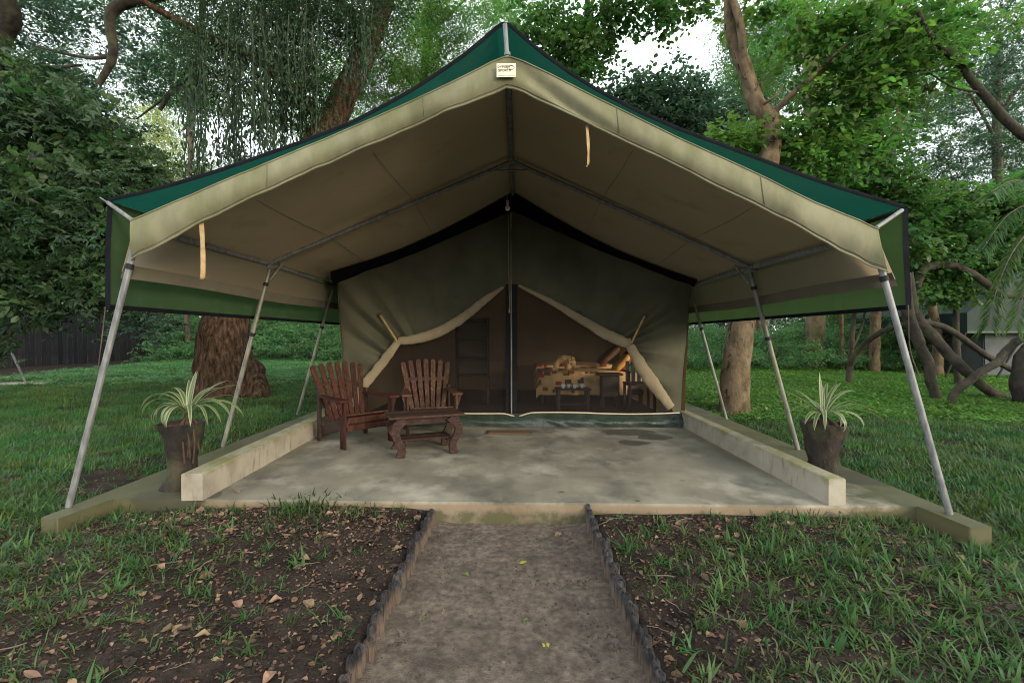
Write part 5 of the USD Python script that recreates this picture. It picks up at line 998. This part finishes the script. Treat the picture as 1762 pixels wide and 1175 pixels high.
# foreground tufts
def d_near(x, y):
    left = .06 + .60 * sm(-1.9, -3.0, x) * sm(-.5, .05, nz(x, y, 1.1, 3)) + .30 * sm(-1.0, -2.2, x) * sm(0, .35, nz(x, y, 1.5, 5)) + .16 * (y > 3.15)
    right = .22 + .58 * sm(.75, 1.6, x) * sm(-.4, .1, nz(x, y, 1.6, 6)) - .10 * sm(3.0, 3.4, y) * (x < 2.4)
    return np.where(x < 0, left, right)
x, y, r = scatter(12500, -5.5, 5.5, 1.15, 3.9, d_near, 301); n = len(x)
tag(instancer('grass_tufts', TUFT, M['grass'], np.stack([x, y, gz(x, y) - .006], 1), q_tilted(n, .18), r.choice([.06, .09, .12, .16], n, p=[.18, .32, .32, .18]) * r.uniform(.8, 1.2, n) * np.where(x < 0, .78, .85) * np.where((y > 3.1) & (np.abs(x) < 3), .8, 1), r.integers(0, 4, n), None, 'tuft'), 'loose tufts of broad-bladed grass in the foreground soil', 'grass', kind='stuff')
def d_lawn(x, y): return sm(-.40, .12, nz(x, y, .9, 12) + .45 * nz(x, y, 3, 14) + .045 * (y - 5) + .06 * (x > 0) - .22 * np.clip((8 - y) / 3, 0, 1) - .55 * np.exp(-((x + 4.3) / 1.0) ** 2 - ((y - 5.6) / .8) ** 2)) * np.where(x < 0, .9, 1)
x, y, r = scatter(9500, -14, 13, 3.4, 19, lambda x, y: d_lawn(x, y) * (np.abs(x) < 3 + .85 * y), 303); n = len(x)
tag(instancer('lawn', LAWN, M['lawn_grass'], np.stack([x, y, gz(x, y) - .004], 1), q_tilted(n, .08), r.uniform(.17, .30, n), r.integers(0, 3, n), None, 'grass_patch'), 'rough green lawn on both sides of the tent', 'grass', kind='stuff')
x, y, r = scatter(7000, -7.5, 7.5, 3.3, 8.5, lambda x, y: .55 * d_lawn(x, y) * (np.abs(x) > 3.1), 305); n = len(x)
tag(instancer('lawn_tufts', TUFT, M['grass_blue'], np.stack([x, y, gz(x, y) - .004], 1), q_tilted(n, .18), r.uniform(.06, .15, n), r.integers(0, 4, n), None, 'tuft'), 'longer grass tufts in the lawn beside the concrete apron', 'grass', kind='stuff')
x, y, r = scatter(5200, 3.3, 15, 7.2, 16, lambda x, y: sm(7.2, 9, y) * sm(-.5, -.05, nz(x, y, .7, 22)), 307); n = len(x)
tag(instancer('clover_cover', CLOV, M['clover'], np.stack([x, y, gz(x, y) - .004], 1), q_tilted(n, .06), r.uniform(.18, .34, n), r.integers(0, 3, n), None, 'clover_patch'), 'bright green clover carpet across the right lawn', 'ground cover', kind='stuff')
x, y, r = scatter(2600, -15, -4, 9, 21, lambda x, y: sm(11, 16, y) * sm(-.4, 0, nz(x, y, .6, 23)), 309); n = len(x)
tag(instancer('left_ground_cover', CLOV, M['ivy'], np.stack([x, y, gz(x, y) - .004], 1), q_tilted(n, .06), r.uniform(.2, .38, n), r.integers(0, 3, n), None, 'leaf_patch'), 'low leafy ground cover in front of the black fence', 'ground cover', kind='stuff')
# leaf litter
def dry_leaf(seed):
    r = np.random.default_rng(seed); u = np.linspace(0, 1, 6); w = np.array([.03, .22, .30, .26, .14, .0]) * r.uniform(.8, 1.2); c = r.uniform(-1.2, 1.2); cl_ = r.uniform(.2, 1.1)
    P = np.stack([np.stack([u - .5, s * w, cl_ * (s * w) ** 2 * 2 + c * .35 * (u - .5) ** 2 + .02 + .03 * r.normal(0, 1, 6)], 1) for s in (-1, 0, 1)], 1)
    mb = MB(); mb.grid(P); return mb.get()
DRY = [dry_leaf(k) for k in range(6)]
def d_lit(x, y): return np.where(x < 0, .55 + .45 * sm(-.1, .4, nz(x, y, 1.6, 31)) * 1, .55) * np.where((y > 3.0) & (y < 3.6), 1.0, .72)
x, y, r = scatter(12000, -5, 5, 1.2, 4.0, d_lit, 311); x2, y2, r2 = scatter(9000, -7.5, 7, 3.4, 10, lambda x, y: .25 + .75 * sm(.3, -.2, nz(x, y, .9, 12)), 313)
x3, y3, r3 = scatter(900, -2.7, -.9, 2.75, 3.5, lambda x, y: sm(2.75, 3.3, y), 314); x4, y4, r4 = scatter(700, .8, 3, 2.7, 3.5, lambda x, y: sm(2.7, 3.3, y), 316)
x, y = np.r_[x, x2, x3, x4], np.r_[y, y2, y3, y4]; n = len(x)
tag(instancer('leaf_litter', DRY, [M['litter'][k % 3] for k in range(6)], np.stack([x, y, gz(x, y) + .004], 1), q_tilted(n, .35), r.choice([.018, .026, .034, .044, .062], n, p=[.3, .3, .2, .13, .07]) * r.uniform(.8, 1.25, n), r.integers(0, 6, n), None, 'dry_leaf'), 'dry brown leaves scattered over the bare soil', 'leaf litter', kind='stuff')
x, y, r = scatter(34000, -5, 5, 1.2, 4.0, lambda x, y: .35 + .65 * sm(-.4, .2, nz(x, y, 2.2, 41)), 321); n = len(x)
tag(instancer('leaf_mulch', DRY, [M['litter'][(2, 2, 0, 2, 0, 1)[k]] for k in range(6)], np.stack([x, y, gz(x, y) + .001], 1), q_tilted(n, .5), r.uniform(.009, .026, n), r.integers(0, 6, n), None, 'leaf_crumb'), 'dark crumbled leaves matted into the foreground soil', 'leaf litter', kind='stuff')
TW = []
for k in range(3):
    q = np.cumsum(np.random.default_rng(k).normal(0, .06, (7, 3)), 0) * (1, 1, .25); q[:, 0] += np.linspace(-.5, .5, 7); TW.append(tube_mesh(q, np.linspace(.016, .006, 7), 5))
x, y, r = scatter(320, -5, 5, 1.2, 4.2, lambda x, y: 1 + 0 * x, 315); n = len(x)
tag(instancer('twig_litter', TW, M['twig'], np.stack([x, y, gz(x, y) + .008], 1), q_tilted(n, .1), r.uniform(.06, .26, n), r.integers(0, 3, n), None, 'twig'), 'thin dry twigs strewn over the soil', 'twig litter', kind='stuff')
# small pebbles and crumbs on the sandy path
r = np.random.default_rng(5); n = 15000; x = r.uniform(-.60, .48, n); y = r.uniform(1.2, 3.5, n); ed = np.abs(x + .06) / .54
k = r.random(n) < .42 + .58 * ed ** 2; x, y = x[k], y[k]; n = len(x)
PB = []
for q in range(3): t = trimesh.creation.icosphere(1); v = np.array(t.vertices) * (1, .8, .6); v *= 1 + .25 * np.random.default_rng(q).normal(0, 1, (len(v), 1)); PB.append((v, np.array(t.faces)))
tag(instancer('path_crumbs', PB, [M['sand'], M['sand'], M['grit']], np.stack([x, y, -.168 + .02 * (np.abs(x + .06) / .6) ** 4], 1), q_tilted(n, .8), r.choice([.0025, .004, .006, .009], n, p=[.4, .35, .2, .05]), r.integers(0, 3, n), None, 'crumb'), 'crumbs of earth and grit on the sandy path', 'grit', kind='stuff')
r = np.random.default_rng(8); x, y, r = scatter(14000, -4.5, 4.5, 1.2, 3.9, lambda x, y: 1 + 0 * x, 317); n = len(x)
tag(instancer('soil_crumbs', PB, M['soil'], np.stack([x, y, gz(x, y) + .001], 1), q_tilted(n, .8), r.choice([.004, .007, .012, .02], n, p=[.4, .35, .2, .05]), r.integers(0, 3, n), None, 'crumb'), 'crumbs of dark soil on the bare ground', 'soil', kind='stuff')
# leaves one can pick out on path and slab
FL_MAT = {'y': pbr('leaf_fallen_yellow', [(.20, .19, .025), (.28, .25, .035)], 20, rough=.5), 't': pbr('leaf_fallen_tan', [(.20, .12, .055), (.28, .185, .095)], 20, rough=.7), 'g': pbr('leaf_fallen_green', [(.07, .10, .02), (.12, .15, .04)], 20, rough=.6)}
for k, (a, b, z, c, s, lab) in enumerate([(901, 967, -.165, 'y', .055, 'bright yellow leaf lying near the middle of the sandy path'), (749, 910, -.16, 't', .075, 'large tan leaf at the top left corner of the path'), (820, 932, -.165, 'g', .045, 'greenish leaf near the top of the path'), (755, 963, -.165, 'y', .03, 'small yellow leaf by the left stakes'), (802, 989, -.165, 'g', .045, 'pale green leaf left of the middle of the path'), (960, 920, -.165, 't', .07, 'flat tan leaf at the top right of the path'), (1003, 1003, -.165, 'y', .05, 'yellowish leaf by the right stakes'), (766, 1056, -.165, 't', .055, 'curled tan leaf on the path by the left stakes'), (726, 1066, -.165, 'g', .05, 'dark green leaf on the lower left of the path'), (905, 1066, -.165, 'g', .04, 'small green leaf low on the middle of the path'), (939, 1110, -.165, 'y', .05, 'yellow-green leaf low on the path'), (967, 846, .004, 'g', .05, 'dark curled leaf near the front edge of the slab'), (409, 845, .004, 't', .055, 'brown curled leaf on the slab by the left wall'), (1175, 826, .004, 'y', .05, 'yellowish leaf on the right of the slab'), (1097, 861, .004, 'g', .045, 'dark leaf on the slab above the right stakes'), (1320, 833, .004, 'g', .04, 'dark leaf on the slab close to the right wall')]):
    p = at(a, b, z=z); o = thing('fallen_leaf', lab, 'leaf', p, rnd.uniform(0, 6.28), group='single leaves fallen on path and slab'); v, f = DRY[k % 6]; obj('leaf_blade', (v * s * (1, 1, .8), f), FL_MAT[c], o, smooth=True)
    mb = MB(); mb.tube([(-.5 * s, 0, .02 * s), (-.75 * s, .05 * s, .01)], .0012, 5); obj('leaf_stalk', mb, FL_MAT[c], o)
